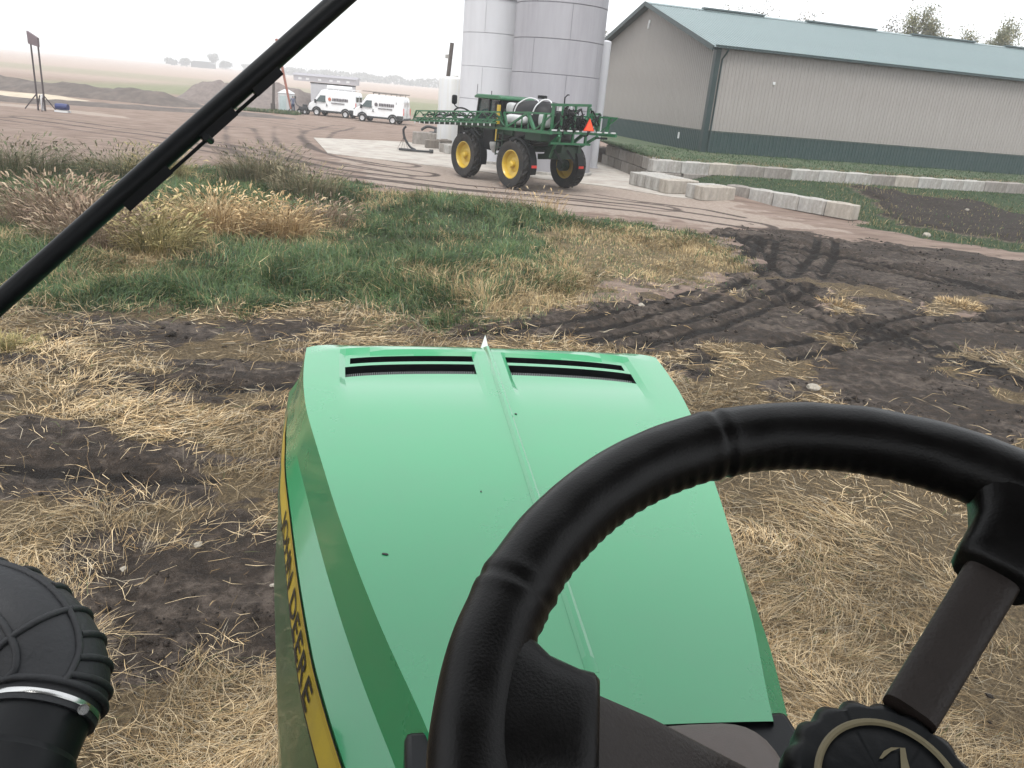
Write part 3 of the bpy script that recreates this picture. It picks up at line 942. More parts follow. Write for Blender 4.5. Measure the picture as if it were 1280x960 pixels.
# skirt round left edge, nose and right edge
loop = [top[i][-1] for i in range(len(base_t))] + [top[-1][j] for j in range(ng - 2, -1, -1)] + [top[i][0] for i in range(len(base_t) - 2, -1, -1)]
P2 = []
for k in loop:
    v = Vector(hb.v[k]) - HO
    P2.append((v.dot(HA), v.dot(HS), Vector(hb.v[k]).z))
nrm = []
for i in range(len(P2)):
    a, b = P2[max(0, i - 1)], P2[min(len(P2) - 1, i + 1)]
    d = Vector((b[0] - a[0], b[1] - a[1])).normalized()
    nrm.append(Vector((-d.y, d.x)) * -1 if False else Vector((d.y, -d.x)) * -1)
for it in range(7):
    nrm = [(nrm[max(0, i - 1)] + nrm[i] * 2 + nrm[min(len(nrm) - 1, i + 1)]).normalized() for i in range(len(nrm))]
RINGS = [(0.030, -0.112), (0.088, -0.165), (0.112, -0.245), (0.150, -0.5), (0.155, -0.85)]
rings = [loop]
ringpos = []
for (o_, dz) in RINGS:
    ring = []; pos = []
    for i, (s, w_, z) in enumerate(P2):
        fr = 1.0 - 0.42 * max(0, min(1, (s - 0.25) / 0.85)) if o_ > 0.05 else 1.0
        if s > 1.3: fr = max(fr, 0.58 + 0.3 * (s - 1.3) / 0.25)
        sc_ = o_ * fr
        p = (s + nrm[i].x * sc_, w_ + nrm[i].y * sc_, z + dz)
        pos.append(p)
        ring.append(len(hb.v)); v = HO + HA * p[0] + HS * p[1]; hb.v.append((v.x, v.y, p[2]))
    rings.append(ring); ringpos.append(pos)
for a, b in zip(rings[:-1][:2], rings[1:][:2]):
    for i in range(len(a) - 1): hb.f.append((a[i], a[i + 1], b[i + 1], b[i]))
hood = hb.build('hood', M_HOOD, tractor, smooth=12)
# side panels below the stripe
sb = MB()
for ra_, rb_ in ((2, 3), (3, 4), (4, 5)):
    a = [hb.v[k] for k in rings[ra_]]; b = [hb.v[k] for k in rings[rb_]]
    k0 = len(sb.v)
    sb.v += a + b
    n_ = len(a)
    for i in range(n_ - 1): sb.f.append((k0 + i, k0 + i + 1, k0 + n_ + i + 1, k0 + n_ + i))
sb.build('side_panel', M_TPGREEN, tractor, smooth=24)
# vents: recessed pans, grille slats with reflected light put into their grey
for sgn in (-1, 1):
    for k, (s0, s1) in enumerate(slots):
        q1_ = 0.79 if k == 0 else 0.765
        pan = MB(); slat = MB()
        def pt(s_mid, q, dz):
            t = trow(s_mid); s = SR + t * (sfront(q) - SR); w_ = q * w1(s)
            return hp(s, w_, ht(s, w_) + dz)
        qs = list(np.linspace(0.095, q1_, 12))
        rows_ = []
        for s_, dz in ((s0, 0.0), (s0, -0.035), (s1, -0.035), (s1, 0.0)):
            rows_.append([pt(s_, sgn * q, dz - 0.0008) for q in qs])
        for a, b in zip(rows_[:-1], rows_[1:]):
            pan.add(a + b, [(i, i + 1, 12 + i + 1, 12 + i) for i in range(11)])
        for q in (qs[0], qs[-1]):
            pan.add([pt(s0, sgn * q, -0.0008), pt(s0, sgn * q, -0.035), pt(s1, sgn * q, -0.035), pt(s1, sgn * q, -0.0008)], [(0, 1, 2, 3)])
        vo = pan.build('hood_vent', M_BLK2, hood)
        ns = 70
        for i in range(ns):
            q = 0.1 + (q1_ - 0.105) * i / (ns - 1)
            a = pt(s0 + 0.012, sgn * q, -0.03); b = pt(s0 + (s1 - s0) * 0.72, sgn * q, -0.018)
            slat.bar(a, b, 0.0018, 0.006)
        slat.build('grille_slats', mat('grille_sheen_grey', (0.16, 0.17, 0.17), 0.4, 0.1, 20), vo)
# centre ridge and nose badge
rg = MB()
pts = [(0.0, 0.0), (0.03, 0.006), (0.3, 0.008), (0.8, 0.009), (1.2, 0.011), (1.45, 0.011), (1.53, 0.004)]
L_ = []
for s, h_ in pts:
    z = ht(s, 0)
    for w_, zz in ((-0.011, 0.0006), (-0.004, h_), (0.004, h_), (0.011, 0.0006)):
        L_.append(hp(s, w_, z + zz))
rg.add(L_, [(4 * i + j, 4 * i + j + 1, 4 * i + j + 5, 4 * i + j + 4) for i in range(len(pts) - 1) for j in range(3)])
rg.build('hood_ridge', M_HOOD, hood, smooth=20)
nb = MB()
nb.add([hp(1.515, 0.013, -0.015), hp(1.515, -0.013, -0.015), hp(1.55, -0.01, -0.03), hp(1.55, 0.01, -0.03), hp(1.525, 0, 0.028)], [(0, 1, 4), (1, 2, 4), (2, 3, 4), (3, 0, 4), (0, 3, 2, 1)])
nb.build('nose_badge', mat('badge_white', (0.75, 0.75, 0.75), 0.3, 0.05, 10), hood, smooth=0)
# yellow stripe with lettering down the left side panel
def side_pt(i_frac, v, out=0.0025):
    # position on the left side between ring 3 (v=1) and ring 4 (v=0)
    i = int(i_frac); f = i_frac - i
    def ip(ring): 
        a, b = ringpos[ring][i], ringpos[ring][i + 1]
        return [a[k] + (b[k] - a[k]) * f for k in range(3)]
    lo_, hi_ = ip(2), ip(1)
    p = [lo_[k] + (hi_[k] - lo_[k]) * v for k in range(3)]
    nn = nrm[i]
    c = HO + HA * (p[0] + nn.x * out) + HS * (p[1] + nn.y * out)
    return Vector((c.x, c.y, p[2] + out * 0.4))
svals = [ringpos[2][i][0] for i in range(len(base_t))]
def s_to_i(s): return float(np.interp(s, svals, range(len(svals))))
def strip(v0, v1, s0, s1, out, name, material, parent, n_=40):
    mb = MB()
    for k in range(n_ + 1):
        i = s_to_i(s0 + (s1 - s0) * k / n_)
        mb.v += [tuple(side_pt(i, v0, out)), tuple(side_pt(i, v1, out))]
    mb.f += [(2 * k, 2 * k + 2, 2 * k + 3, 2 * k + 1) for k in range(n_)]
    return mb.build(name, material, parent)
stripe = strip(0.06, 0.90, -0.09, 1.30, 0.0025, 'decal_stripe', M_YEL, tractor)
for i, (a, b) in enumerate(((0.0, 0.06), (0.90, 0.95))):
    strip(a, b, -0.09, 1.30, 0.0025, 'stripe_edge', M_DBLK, stripe)
for v in (0.78, 0.84):
    strip(v, v + 0.012, -0.09, 1.30, 0.0036, 'pin_line', mat('decal_olive', (0.30, 0.22, 0.03), 0.5, 0.1, 5), stripe)
def text_mesh(txt, off=0.012):
    fc = bpy.data.curves.new('lettering', 'FONT')
    fc.body = txt; fc.size = 1.0; fc.offset = off; fc.resolution_u = 4
    fo = bpy.data.objects.new('tmp_text', fc); COL.objects.link(fo)
    dg = bpy.context.evaluated_depsgraph_get(); dg.update()
    tm = bpy.data.meshes.new_from_object(fo.evaluated_get(dg))
    bpy.data.objects.remove(fo)
    return tm
WORDS = 'JOHN DEERE'
cur = 0.0; placed = []
for ch in WORDS:
    if ch == ' ': cur += 0.34; continue
    tm = text_mesh(ch)
    xa = min(v.co.x for v in tm.vertices); xb = max(v.co.x for v in tm.vertices)
    for v in tm.vertices: v.co.x += cur - xa
    cur += xb - xa + 0.11
    placed.append((ch, tm))
for ch, tm in placed:
    bm = bmesh.new(); bm.from_mesh(tm)
    bmesh.ops.triangulate(bm, faces=bm.faces)
    bmesh.ops.subdivide_edges(bm, edges=[e for e in bm.edges if e.calc_length() > 0.25], cuts=2)
    for v in bm.verts:
        fx = v.co.x / (cur - 0.11); fy = v.co.y / 0.70
        v.co = side_pt(s_to_i(0.80 - 0.62 * fx), 0.14 + 0.58 * fy, 0.0048)
    bm.to_mesh(tm); bm.free()
    lo = bpy.data.objects.new('letter', tm); COL.objects.link(lo); lo.parent = stripe
    tm.materials.clear(); tm.materials.append(M_DBLK)
# chassis under the hood and the black cowl at its rear
cb = MB()
for s in (0.2, 0.75, 1.3):
    c = hp(s, 0, -1.25)
    cb.box(c, (0.5, 0.6, 1.3), (0, 0, math.atan2(HA.y, HA.x) - PI / 2))
cb.box(hp(0.6, 0, -2.1), (0.7, 2.6, 0.6), (0, 0, math.atan2(HA.y, HA.x) - PI / 2))
cb.build('chassis', M_BLK2, tractor)
fw_ = MB()
fw_.box(hp(SR - 0.035, 0, -0.375), (0.60, 0.13, 0.735), (0, 0, math.atan2(HA.y, HA.x) - PI / 2))
fw_.build('firewall', M_BLK2, tractor, bevel=0.01)

# ---- steering wheel
WC = Vector((0.1952, 0.2779, 3.5274)); WN = Vector((-0.1053, -0.3831, 0.9177)); E1 = Vector((0.9642, -0.265, 0)); E2 = Vector((0.2432, 0.8849, 0.3973))
def wpt(a, b, h): return WC + E1 * a + E2 * b + WN * h
SW = bpy.data.objects.new('steering_wheel', None); COL.objects.link(SW); SW.parent = tractor
RW, TR = 0.2, 0.0218
rim = MB()
nu, nvv = 420, 28
seams = [R(121), R(172), R(41), R(250), R(310)]
for i in range(nu):
    u = 2 * PI * i / nu
    g = 0.0
    for s_m in seams:
        d = abs((u - s_m + PI) % (2 * PI) - PI)
        g += -0.0014 * math.exp(-(d / 0.008) ** 2) + 0.0007 * math.exp(-((d - 0.028) / 0.02) ** 2)
    for j in range(nvv):
        v = 2 * PI * j / nvv
        r_ = TR + g
        inner = max(0, -math.cos(v - 0.25)) ** 10
        r_ += inner * 0.0016 * (abs(math.sin(u * 62 + 0.5 * math.sin(u * 7))) - 0.35)
        r_ += 0.0006 * mnoise.noise((math.cos(u) * 9, math.sin(u) * 9, v * 1.2))
        # finger grip bulge on the back
        r_ *= 1 + 0.05 * max(0, -math.sin(v))
        rad = E1 * math.cos(u) + E2 * math.sin(u)
        rim.v.append(tuple(WC + rad * (RW + r_ * math.cos(v)) + WN * (r_ * math.sin(v))))
for i in range(nu):
    for j in range(nvv):
        a = i * nvv + j; b = i * nvv + (j + 1) % nvv; c = ((i + 1) % nu) * nvv + (j + 1) % nvv; d = ((i + 1) % nu) * nvv + j
        rim.f.append((a, b, c, d))
rim.build('grip_rim', M_LEA, SW, smooth=80)
def spoke(ang, w_in, w_out, hub_h, flare=1.0):
    # flat bar from the hub, and a leather wrapped foot where it meets the rim
    d = Vector((math.cos(ang), math.sin(ang))); n_ = Vector((-d.y, d.x))
    def section(rr, wd, tk, h_, k=20):
        out = []
        for j in range(k):
            a = 2 * PI * j / k
            ca, sa = math.cos(a), math.sin(a)
            ex_ = math.copysign(abs(ca) ** 0.6, ca) * wd / 2; ez = math.copysign(abs(sa) ** 0.6, sa) * tk / 2
            p = d * rr + n_ * ex_
            out.append(tuple(wpt(p.x, p.y, h_ + ez)))
        return out
    def loft(secs, name, mt):
        mb = MB(); k = len(secs[0])
        for s in secs: mb.v += s
        for i in range(len(secs) - 1):
            for j in range(k):
                mb.f.append((i * k + j, i * k + (j + 1) % k, (i + 1) * k + (j + 1) % k, (i + 1) * k + j))
        mb.f.append(tuple(range(k))); mb.f.append(tuple(range((len(secs) - 1) * k, len(secs) * k)))
        return mb.build(name, mt, SW, smooth=60)
    hs = hub_h
    loft([section(rr, w_in + (w_out - w_in) * rr / 0.16, 0.016, hs(rr)) for rr in (0.052, 0.08, 0.11, 0.15)], 'spoke', M_BRN)
    loft([section(rr, wd, tk, hs(rr)) for rr, wd, tk in ((0.139, w_out + 0.009, 0.026), (0.142, w_out + 0.014, 0.031), (0.15, w_out + 0.015, 0.033), (0.165, w_out + 0.024 * flare, 0.034), (0.178, w_out + 0.045 * flare, 0.036), (0.19, w_out + 0.085 * flare, 0.036), (0.20, w_out + 0.11 * flare, 0.035))], 'spoke_wrap', M_LEA)
deep = lambda rr: -0.012 * (0.2 - rr) / 0.06 if rr > 0.14 else -0.012 - (0.14 - rr) * 0.9
spoke(R(192), 0.036, 0.044, deep)
spoke(R(64), 0.028, 0.030, lambda rr: -0.072 * (1 - rr / 0.19), 0.7)
spoke(R(305), 0.036, 0.044, deep)
# hub: lobed locking knob with a tan ring and emblem
def hpt(a, b, h): return wpt(0.010 + a, -0.001 + b, h - 0.010)
hb2 = MB()
for (rr, h_, lob) in ((0.044, -0.10, 0), (0.046, -0.066, 0.004), (0.050, -0.060, 0.0045), (0.050, -0.045, 0.0045), (0.046, -0.039, 0.002), (0.043, -0.037, 0), (0.004, -0.036, 0)):
    for i in range(120):
        a = 2 * PI * i / 120
        r_ = rr + lob * (0.5 - 0.5 * math.cos(a * 18)) ** 0.4 - lob * 0.7
        hb2.v.append(tuple(hpt(r_ * math.cos(a), r_ * math.sin(a), h_)))
for k in range(6):
    for i in range(120):
        hb2.f.append((k * 120 + i, k * 120 + (i + 1) % 120, (k + 1) * 120 + (i + 1) % 120, (k + 1) * 120 + i))
hb2.build('hub_knob', M_BLK2, SW, smooth=40)
M_KHA = mat('khaki_print', (0.20, 0.17, 0.10), 0.5, 0.1, 60)
rg2 = MB()
for i in range(72):
    a = 2 * PI * i / 72
    for rr, h_ in ((0.0335, -0.0355), (0.0345, -0.034), (0.0362, -0.034), (0.0372, -0.0355)):
        rg2.v.append(tuple(hpt(rr * math.cos(a), rr * math.sin(a), h_)))
for i in range(72):
    for j in range(3):
        rg2.f.append((4 * i + j, 4 * i + j + 1, 4 * ((i + 1) % 72) + j + 1, 4 * ((i + 1) % 72) + j))
rg2.build('hub_ring', M_KHA, SW)
em = MB()
stroke = [(-0.0065, 0.0075, 0.001), (-0.003, 0.0125, 0.0022), (0.001, 0.0155, 0.0028), (0.0045, 0.0165, 0.0016), (0.0048, 0.011, 0.002), (0.0055, 0.005, 0.0028), (0.003, -0.002, 0.0045), (-0.004, -0.008, 0.004), (-0.012, -0.010, 0.002)]
for (x, y, w_) in stroke:
    em.v += [tuple(hpt(x + 0.002 - w_ * 0.8, y + 0.008 - w_ * 0.2, -0.0352)), tuple(hpt(x + 0.002 + w_ * 0.8, y + 0.008 + w_ * 0.2, -0.0352))]
em.f += [(2 * i, 2 * i + 1, 2 * i + 3, 2 * i + 2) for i in range(len(stroke) - 1)]
em.build('hub_emblem', M_KHA, SW)
MB().cyl(wpt(0.012, 0, -0.09), wpt(0.03, 0.02, -0.45), 0.04, 20).build('steering_column', M_BLK2, SW)
# brown column cowl below the wheel
def cam_pt(px, py, D):
    p = fwd + rt * ((px - 640) / 950.0) - upv * ((py - 480) / 950.0)
    return Vector((0, 0, 3.8)) + p * D
def superell(c, ax, ay, az, rx, ry, rz, e=0.45, n1=28, n2=14):
    mb = MB()
    sg = lambda v, p: math.copysign(abs(v) ** p, v)
    for i in range(n2 + 1):
        b = -PI / 2 + PI * i / n2
        for j in range(n1):
            a = 2 * PI * j / n1
            x = rx * sg(math.cos(b), e) * sg(math.cos(a), e); y = ry * sg(math.cos(b), e) * sg(math.sin(a), e); z = rz * sg(math.sin(b), e)
            mb.v.append(tuple(c + ax * x + ay * y + az * z))
    for i in range(n2):
        for j in range(n1):
            mb.f.append((i * n1 + j, i * n1 + (j + 1) % n1, (i + 1) * n1 + (j + 1) % n1, (i + 1) * n1 + j))
    return mb
cx = Vector((HA.y, -HA.x, 0)).normalized()
superell(Vector((0.295, 0.72, 2.905)), cx, Vector((HA.x, HA.y, 0)).normalized(), Vector((0, 0, 1)), 0.125, 0.11, 0.13, 0.5).build('column_cowl', mat('cowl_lit_brown', (0.075, 0.060, 0.053), 0.6, 0.1, 30, 0.1, 400), tractor, smooth=80)  # paler than the cab plastic so its lit top shows in the colour

# small things lying on the paint: a dead fly, specks
sp_ = MB()
for (s, w_, a, b) in ((0.33, 0.33, 0.007, 0.003), (0.55, 0.12, 0.003, 0.0015), (0.95, -0.02, 0.004, 0.003), (0.42, -0.17, 0.005, 0.0014), (0.2, 0.07, 0.002, 0.0015)):
    c = hp(s, w_, ht(s, w_) + 0.001)
    ca_, sa_ = math.cos(s * 9), math.sin(s * 9)
    e_ = superell(c, Vector((ca_, sa_, 0)), Vector((-sa_, ca_, 0)), Vector((0, 0, 1)), a, b, 0.002, 0.9, 10, 6)
    sp_.add(e_.v, e_.f)
o = sp_.build('paint_specks', M_DBLK, hood); o['kind'] = 'stuff'

# ---- air intake elbow, left of the hood
IN = bpy.data.objects.new('air_intake', None); COL.objects.link(IN); IN.parent = tractor
P_ = [cam_pt(-75, 1150, 1.02), cam_pt(2, 1000, 1.16), cam_pt(52, 893, 1.255)]
MB().tube(P_, [0.080, 0.079, 0.078], 40).build('intake_pipe', M_BLK2, IN, smooth=50)
a_ = P_[1].lerp(P_[2], 0.42); b_ = P_[1].lerp(P_[2], 0.5)
MB().tube([P_[0].lerp(P_[1], 0.5), P_[1], a_, b_], [0.087, 0.087, 0.087, 0.081], 40).build('pipe_sleeve', M_BLK2, IN, smooth=30)
CT = [cam_pt(49, 900, 1.25), cam_pt(56, 884, 1.265), cam_pt(62, 868, 1.28), cam_pt(63, 848, 1.295), cam_pt(55, 823, 1.31), cam_pt(36, 796, 1.325), cam_pt(8, 776, 1.335), cam_pt(-30, 764, 1.34), cam_pt(-80, 756, 1.34), cam_pt(-150, 752, 1.335)]
# smooth the centre line
def crom(P, n=8):
    out = []
    for i in range(len(P) - 1):
        p0 = P[max(0, i - 1)]; p1 = P[i]; p2 = P[i + 1]; p3 = P[min(len(P) - 1, i + 2)]
        for k in range(n):
            t = k / n
            out.append(0.5 * ((2 * p1) + (p2 - p0) * t + (2 * p0 - 5 * p1 + 4 * p2 - p3) * t * t + (3 * p1 - p0 - 3 * p2 + p3) * t ** 3))
    out.append(P[-1]); return out
CL = crom(CT, 6)
nC = len(CL)
rad_ = []
for i in range(nC):
    t = i / (nC - 1)
    rad_.append(0.086 if t < 0.16 else 0.090)
eb = MB(); eb.tube(CL, rad_, 48); eb.build('rubber_elbow', M_RUB, IN, smooth=70)
def ring_on(i0, i1, r_, name, mt, parent, rr2=None):
    MB().tube(CL[i0:i1 + 1], [r_ - 0.004] + [r_] * (i1 - i0 - 1) + [r_ - 0.004], 48).build(name, mt, parent, smooth=70)
clamp_pts = [CL[2], CL[3], CL[4], CL[5], CL[6]]
clamp = MB(); clamp.tube([CL[3], CL[4], CL[5]], [0.0875, 0.0887, 0.0878], 64)
co_ = clamp.build('hose_clamp', M_STEEL, IN, smooth=60)
tocam = (Vector((0, 0, 3.8)) - CL[4]).normalized()
dd = (CL[6] - CL[3]).normalized()
sd_ = (Vector((1, 0.1, 0.25)) - dd * dd.dot(Vector((1, 0.1, 0.25)))).normalized()
bp_ = CL[4] + (sd_ * 0.85 + tocam * 0.4).normalized() * 0.092
bl = MB(); bl.cyl(bp_ - tocam * 0.01, bp_ + tocam * 0.010, 0.0085, 12); bl.cyl(bp_ + tocam * 0.010, bp_ + tocam * 0.02, 0.0055, 6)
bl.build('clamp_bolt', M_STEEL, co_)
# moulded ribs on the elbow
def surf(i, ang, r_):
    i = max(1, min(nC - 2, i))
    d = (CL[i + 1] - CL[i - 1]).normalized()
    s = d.cross(Vector((0, 0, 1))).normalized(); u = s.cross(d).normalized()
    return CL[i] + (s * math.cos(ang) + u * math.sin(ang)) * r_
for i in (9, 27, 44):
    MB().tube([surf(i, 2 * PI * k / 48, 0.0905) for k in range(49)], 0.0062, 8, cap=False).build('rib', M_RUB, IN, smooth=80)
for a in (R(60), R(120), R(178)):
    MB().tube([surf(i, a + (i - 20) * 0.004, 0.0905) for i in range(9, nC - 2)], 0.0062, 8).build('rib', M_RUB, IN, smooth=80)
for i in range(12, 44, 5):
    MB().tube([surf(i, R(-60) + R(118) * k / 10, 0.0905) for k in range(11)], 0.0065, 8).build('rib', M_RUB, IN, smooth=80)

# ---- wiper arm across the windscreen
WP = bpy.data.objects.new('wiper', None); COL.objects.link(WP); WP.parent = tractor
wa, wb = cam_pt(560, -120, 0.90), cam_pt(-70, 440, 0.78)
def wl(t, off=0.0, toward=0.0):
    p = wa.lerp(wb, t); dv = (wb - wa).normalized()
    nn = dv.cross(fwd).normalized()
    if nn.z > 0: nn = -nn
    return p + nn * off - fwd * toward
arm = MB(); 
prof = [(0.0150 * math.cos(2 * PI * k / 14), 0.011 * math.sin(2 * PI * k / 14)) for k in range(14)]
for k, t in enumerate(np.linspace(-0.55, 1.2, 30)):
    sc_ = 0.84 - 0.14 * t
    for (a, b) in prof: arm.v.append(tuple(wl(t, a * sc_, b)))
for k in range(29):
    for j in range(14): arm.f.append((k * 14 + j, k * 14 + (j + 1) % 14, (k + 1) * 14 + (j + 1) % 14, (k + 1) * 14 + j))
arm.build('wiper_arm', M_BLK2, WP, smooth=40)
MB().cyl(wl(-0.55, 0, 0.02), wl(-0.55, 0, -0.05), 0.03, 16).bar(wl(-0.55, 0, 0.0), Vector((wl(-0.55).x, wl(-0.55).y - 0.1, 4.56)), 0.05, 0.05).build('wiper_pivot', M_BLK2, WP)
MB().tube([wl(t, 0.0155, -0.004) for t in np.linspace(0.40, 0.68, 10)], 0.002, 8).build('washer_tube', M_BLK2, WP)
for t0, t1_ in ((0.385, 0.437), (0.478, 0.542), (0.607, 0.69)):
    MB().bar(wl(t0, 0.0105, -0.004), wl(t1_, 0.0105, -0.004), 0.012, 0.0115).build('clip', M_BLK2, WP)
MB().cyl(wl(0.535, 0.0165, 0.004), wl(0.535, 0.0165, -0.01), 0.004, 12).build('screw', M_BLK2, WP)

# ---- cab round the driver: roof, posts, rear wall, floor, door sills, seat
MB().box((0.0, -0.47, 4.64), (2.0, 2.05, 0.2)).build('cab_roof', M_CAB, tractor, bevel=0.06)
for x, y in ((-0.86, 0.72), (0.98, 0.62), (-0.9, -1.35), (0.95, -1.35)):
    MB().bar((x, y, 2.2), (x * 0.98, y - 0.05, 4.55), 0.09, 0.09).build('cab_post', M_CAB, tractor)
MB().box((0.02, -1.38, 3.0), (1.8, 0.06, 1.6)).build('rear_wall', M_CAB, tractor)
MB().box((0.02, -0.35, 2.1), (1.85, 2.05, 0.1)).build('cab_floor', M_CAB, tractor)
for x in (-0.93, 1.02):
    MB().box((x, -0.4, 2.45), (0.05, 1.9, 0.65)).build('door_sill', M_TPGREEN, tractor)
st = MB(); st.box((0.1, -0.55, 2.62), (0.55, 0.55, 0.16)); st.box((0.1, -0.86, 3.0), (0.52, 0.14, 0.8)); st.box((0.1, -0.55, 2.32), (0.35, 0.35, 0.5))
st.build('seat', M_CAB, tractor, bevel=0.05)
MB().box((0.55, -0.2, 2.75), (0.28, 0.7, 0.16)).build('armrest_console', M_CAB, tractor, bevel=0.03)
MB().box((0.06, -0.55, 1.3), (0.9, 1.6, 1.5)).build('rear_frame', M_BLK2, tractor)

# ------------------------------------------------------------------ self-propelled sprayer
spr = thing('crop_sprayer', 'green high clearance crop sprayer with yellow rims and folded booms', 'sprayer', (0.44, 33.53, 0.02), 2.2498)
M_SG = mat('sprayer_sunlit_green', (0.010, 0.105, 0.040), 0.4, 0.25, 3, coat=0.3, dirt=(0.03, 0.07, 0.035), dirt_amt=0.5, dirt_scale=4)  # sunlit look of the booms put into this lighter green; body stays darker
M_SGD = mat('sprayer_dark_green', (0.004, 0.028, 0.012), 0.5, 0.2, 3, dirt=(0.022, 0.025, 0.018), dirt_amt=0.5, dirt_scale=3)
M_TYR = mat('tyre_rubber', (0.012, 0.0115, 0.0115), 0.85, 0.2, 4, 0.2, 40, dirt=(0.055, 0.044, 0.036), dirt_amt=0.7, dirt_scale=3)
M_RIM = mat('rim_yellow', (0.50, 0.34, 0.03), 0.4, 0.12, 3, coat=0.3, dirt=(0.30, 0.2, 0.05), dirt_amt=0.5, dirt_scale=3)
M_GLS = glass_mat('cab_glass', (0.025, 0.045, 0.045), 0.08)
M_WPL = mat('white_plastic', (0.58, 0.59, 0.60), 0.45, 0.1, 3, dirt=(0.4, 0.38, 0.33), dirt_amt=0.4, dirt_scale=3)
M_RED = mat('red_reflector', (0.6, 0.03, 0.02), 0.3, 0.05, 5)
M_ORG = mat('orange_sign', (0.85, 0.10, 0.03), 0.5, 0.05, 5)
M_GRYB = mat('dark_grey_tank', (0.012, 0.012, 0.014), 0.5, 0.2, 2, dirt=(0.03, 0.027, 0.025), dirt_amt=0.6, dirt_scale=2, spec=0.2)

def tyre_mb(r, wd, rin, lugs=20, lug_h=0.05):
    t = MB()
    h = wd / 2
    t.lathe([(rin, -h * 0.72), (r * 0.82, -h), (r * 0.94, -h * 0.92), (r - lug_h * 0.6, -h * 0.62), (r - lug_h * 0.6, h * 0.62), (r * 0.94, h * 0.92), (r * 0.82, h), (rin, h * 0.72), (rin * 0.97, 0)], 40, axis='y', close=True)
    for i in range(lugs):
        for s in (-1, 1):
            a = 2 * PI * (i + (0.5 if s > 0 else 0)) / lugs
            # each lug runs from the centre line out over the shoulder, swept back
            P = []
            for (yy, da, rr) in ((0.02, 0.0, r), (h * 0.6, 0.16, r - 0.005), (h * 0.98, 0.24, r * 0.9)):
                for dw in (-0.045, 0.045):
                    aa = a + da + dw / r
                    P.append((rr * math.cos(aa), s * yy, rr * math.sin(aa)))
                for dw in (-0.06, 0.06):
                    aa = a + da + dw / r
                    r2 = rr - lug_h * 1.2
                    P.append((r2 * math.cos(aa), s * yy, r2 * math.sin(aa)))
            F = []
            for k in range(2):
                b = k * 4
                F += [(b, b + 1, b + 5, b + 4), (b, b + 4, b + 6, b + 2), (b + 1, b + 3, b + 7, b + 5)]
            F += [(0, 2, 3, 1), (8, 9, 11, 10)]
            t.add(P, F)
    return t
def rim_mb(rin, wd, side):
    h = wd / 2
    m_ = MB()
    m_.lathe([(rin * 1.03, side * h * 0.78), (rin * 0.98, side * h * 0.80), (rin * 0.93, side * h * 0.66), (rin * 0.88, side * h * 0.1), (rin * 0.55, side * h * -0.05), (rin * 0.42, side * h * 0.12), (rin * 0.22, side * h * 0.12), (0.005, side * h * 0.12)], 36, axis='y')
    m_.lathe([(rin * 1.0, -side * h * 0.75), (rin * 0.9, -side * h * 0.5), (rin * 0.88, side * h * 0.08)], 36, axis='y')
    return m_
TY = tyre_mb(0.97, 0.52, 0.56, 18, 0.12).mesh('tyre', 40); TY.materials.append(M_TYR)
for (x, y) in ((0, 1.48), (0, -1.48), (3.5, 1.48), (3.5, -1.48)):
    s = 1 if y > 0 else -1
    wh = bpy.data.objects.new('wheel', None); COL.objects.link(wh); wh.parent = spr; wh.location = (x, y, 0.97)
    o = bpy.data.objects.new('tyre', TY); COL.objects.link(o); o.parent = wh
    o.rotation_euler = (0, random.uniform(0, 6), 0)
    rim_mb(0.56, 0.5, s).build('rim', M_RIM, wh)
    hm = MB()
    hm.lathe([(0.13, s * 0.03), (0.13, s * 0.16), (0.09, s * 0.2), (0.004, s * 0.2)], 20, axis='y')
    for k in range(10):
        a = 2 * PI * k / 10
        hm.cyl((0.19 * math.cos(a), s * 0.02, 0.19 * math.sin(a)), (0.19 * math.cos(a), s * 0.06, 0.19 * math.sin(a)), 0.018, 6)
    hm.build('hub', M_RIM, wh)
    # dark wheel motor and leg on the inner side
    leg = MB()
    leg.cyl((x, y - s * 0.1, 0.97), (x, y - s * 0.42, 0.97), 0.24, 16)
    leg.box((x - 0.05, y - s * 0.45, 1.35), (0.3, 0.22, 1.0), taper=0.8)
    leg.box((x - 0.05, y - s * 0.75, 1.82), (0.34, 0.9, 0.26))
    leg.build('wheel_leg', M_SGD, spr)
    fd = MB()
    a0, a1, n_ = R(60), R(196), 18
    V = []
    for k in range(n_ + 1):
        a = a0 + (a1 - a0) * k / n_
        for (rr, yy) in ((1.0, 0.31), (1.07, 0.28), (1.08, -0.1), (1.08, -0.3), (1.0, -0.33), (1.05, -0.08)):
            V.append((x + rr * math.cos(a), y - s * (0.20 + yy * 0.55), 0.97 + rr * math.sin(a)))
    fd.add(V, [(6 * k + j, 6 * k + (j + 1) % 6, 6 * k + 6 + (j + 1) % 6, 6 * k + 6 + j) for k in range(n_) for j in range(6)] + [tuple(range(6)), tuple(range(6 * n_, 6 * n_ + 6))])
    fo_ = fd.build('fender', M_BLK2, spr, smooth=40)
    if x == 0:
        MB().box((x - 1.09, y - s * 0.2, 1.0), (0.03, 0.26, 0.10)).build('reflector', M_RED, fo_)
# frame
fr = MB()
for y in (-0.45, 0.45):
    fr.box((1.4, y, 1.78), (6.4, 0.16, 0.28))
for x in (-1.6, -0.5, 1.0, 2.4, 4.3):
    fr.box((x, 0, 1.75), (0.2, 1.0, 0.24))
fr.box((-1.1, 0, 1.55), (0.9, 0.9, 0.35)); fr.box((3.4, 0, 1.55), (1.4, 0.8, 0.35))
fr.build('main_frame', M_SGD, spr)
sk = MB(); sk.box((-0.9, 0, 1.42), (1.1, 1.1, 0.22), (0, R(8), 0)); sk.box((0.4, 0.3, 1.6), (0.9, 1.2, 0.22))
sk.build('belly_plate', M_SGD, spr)
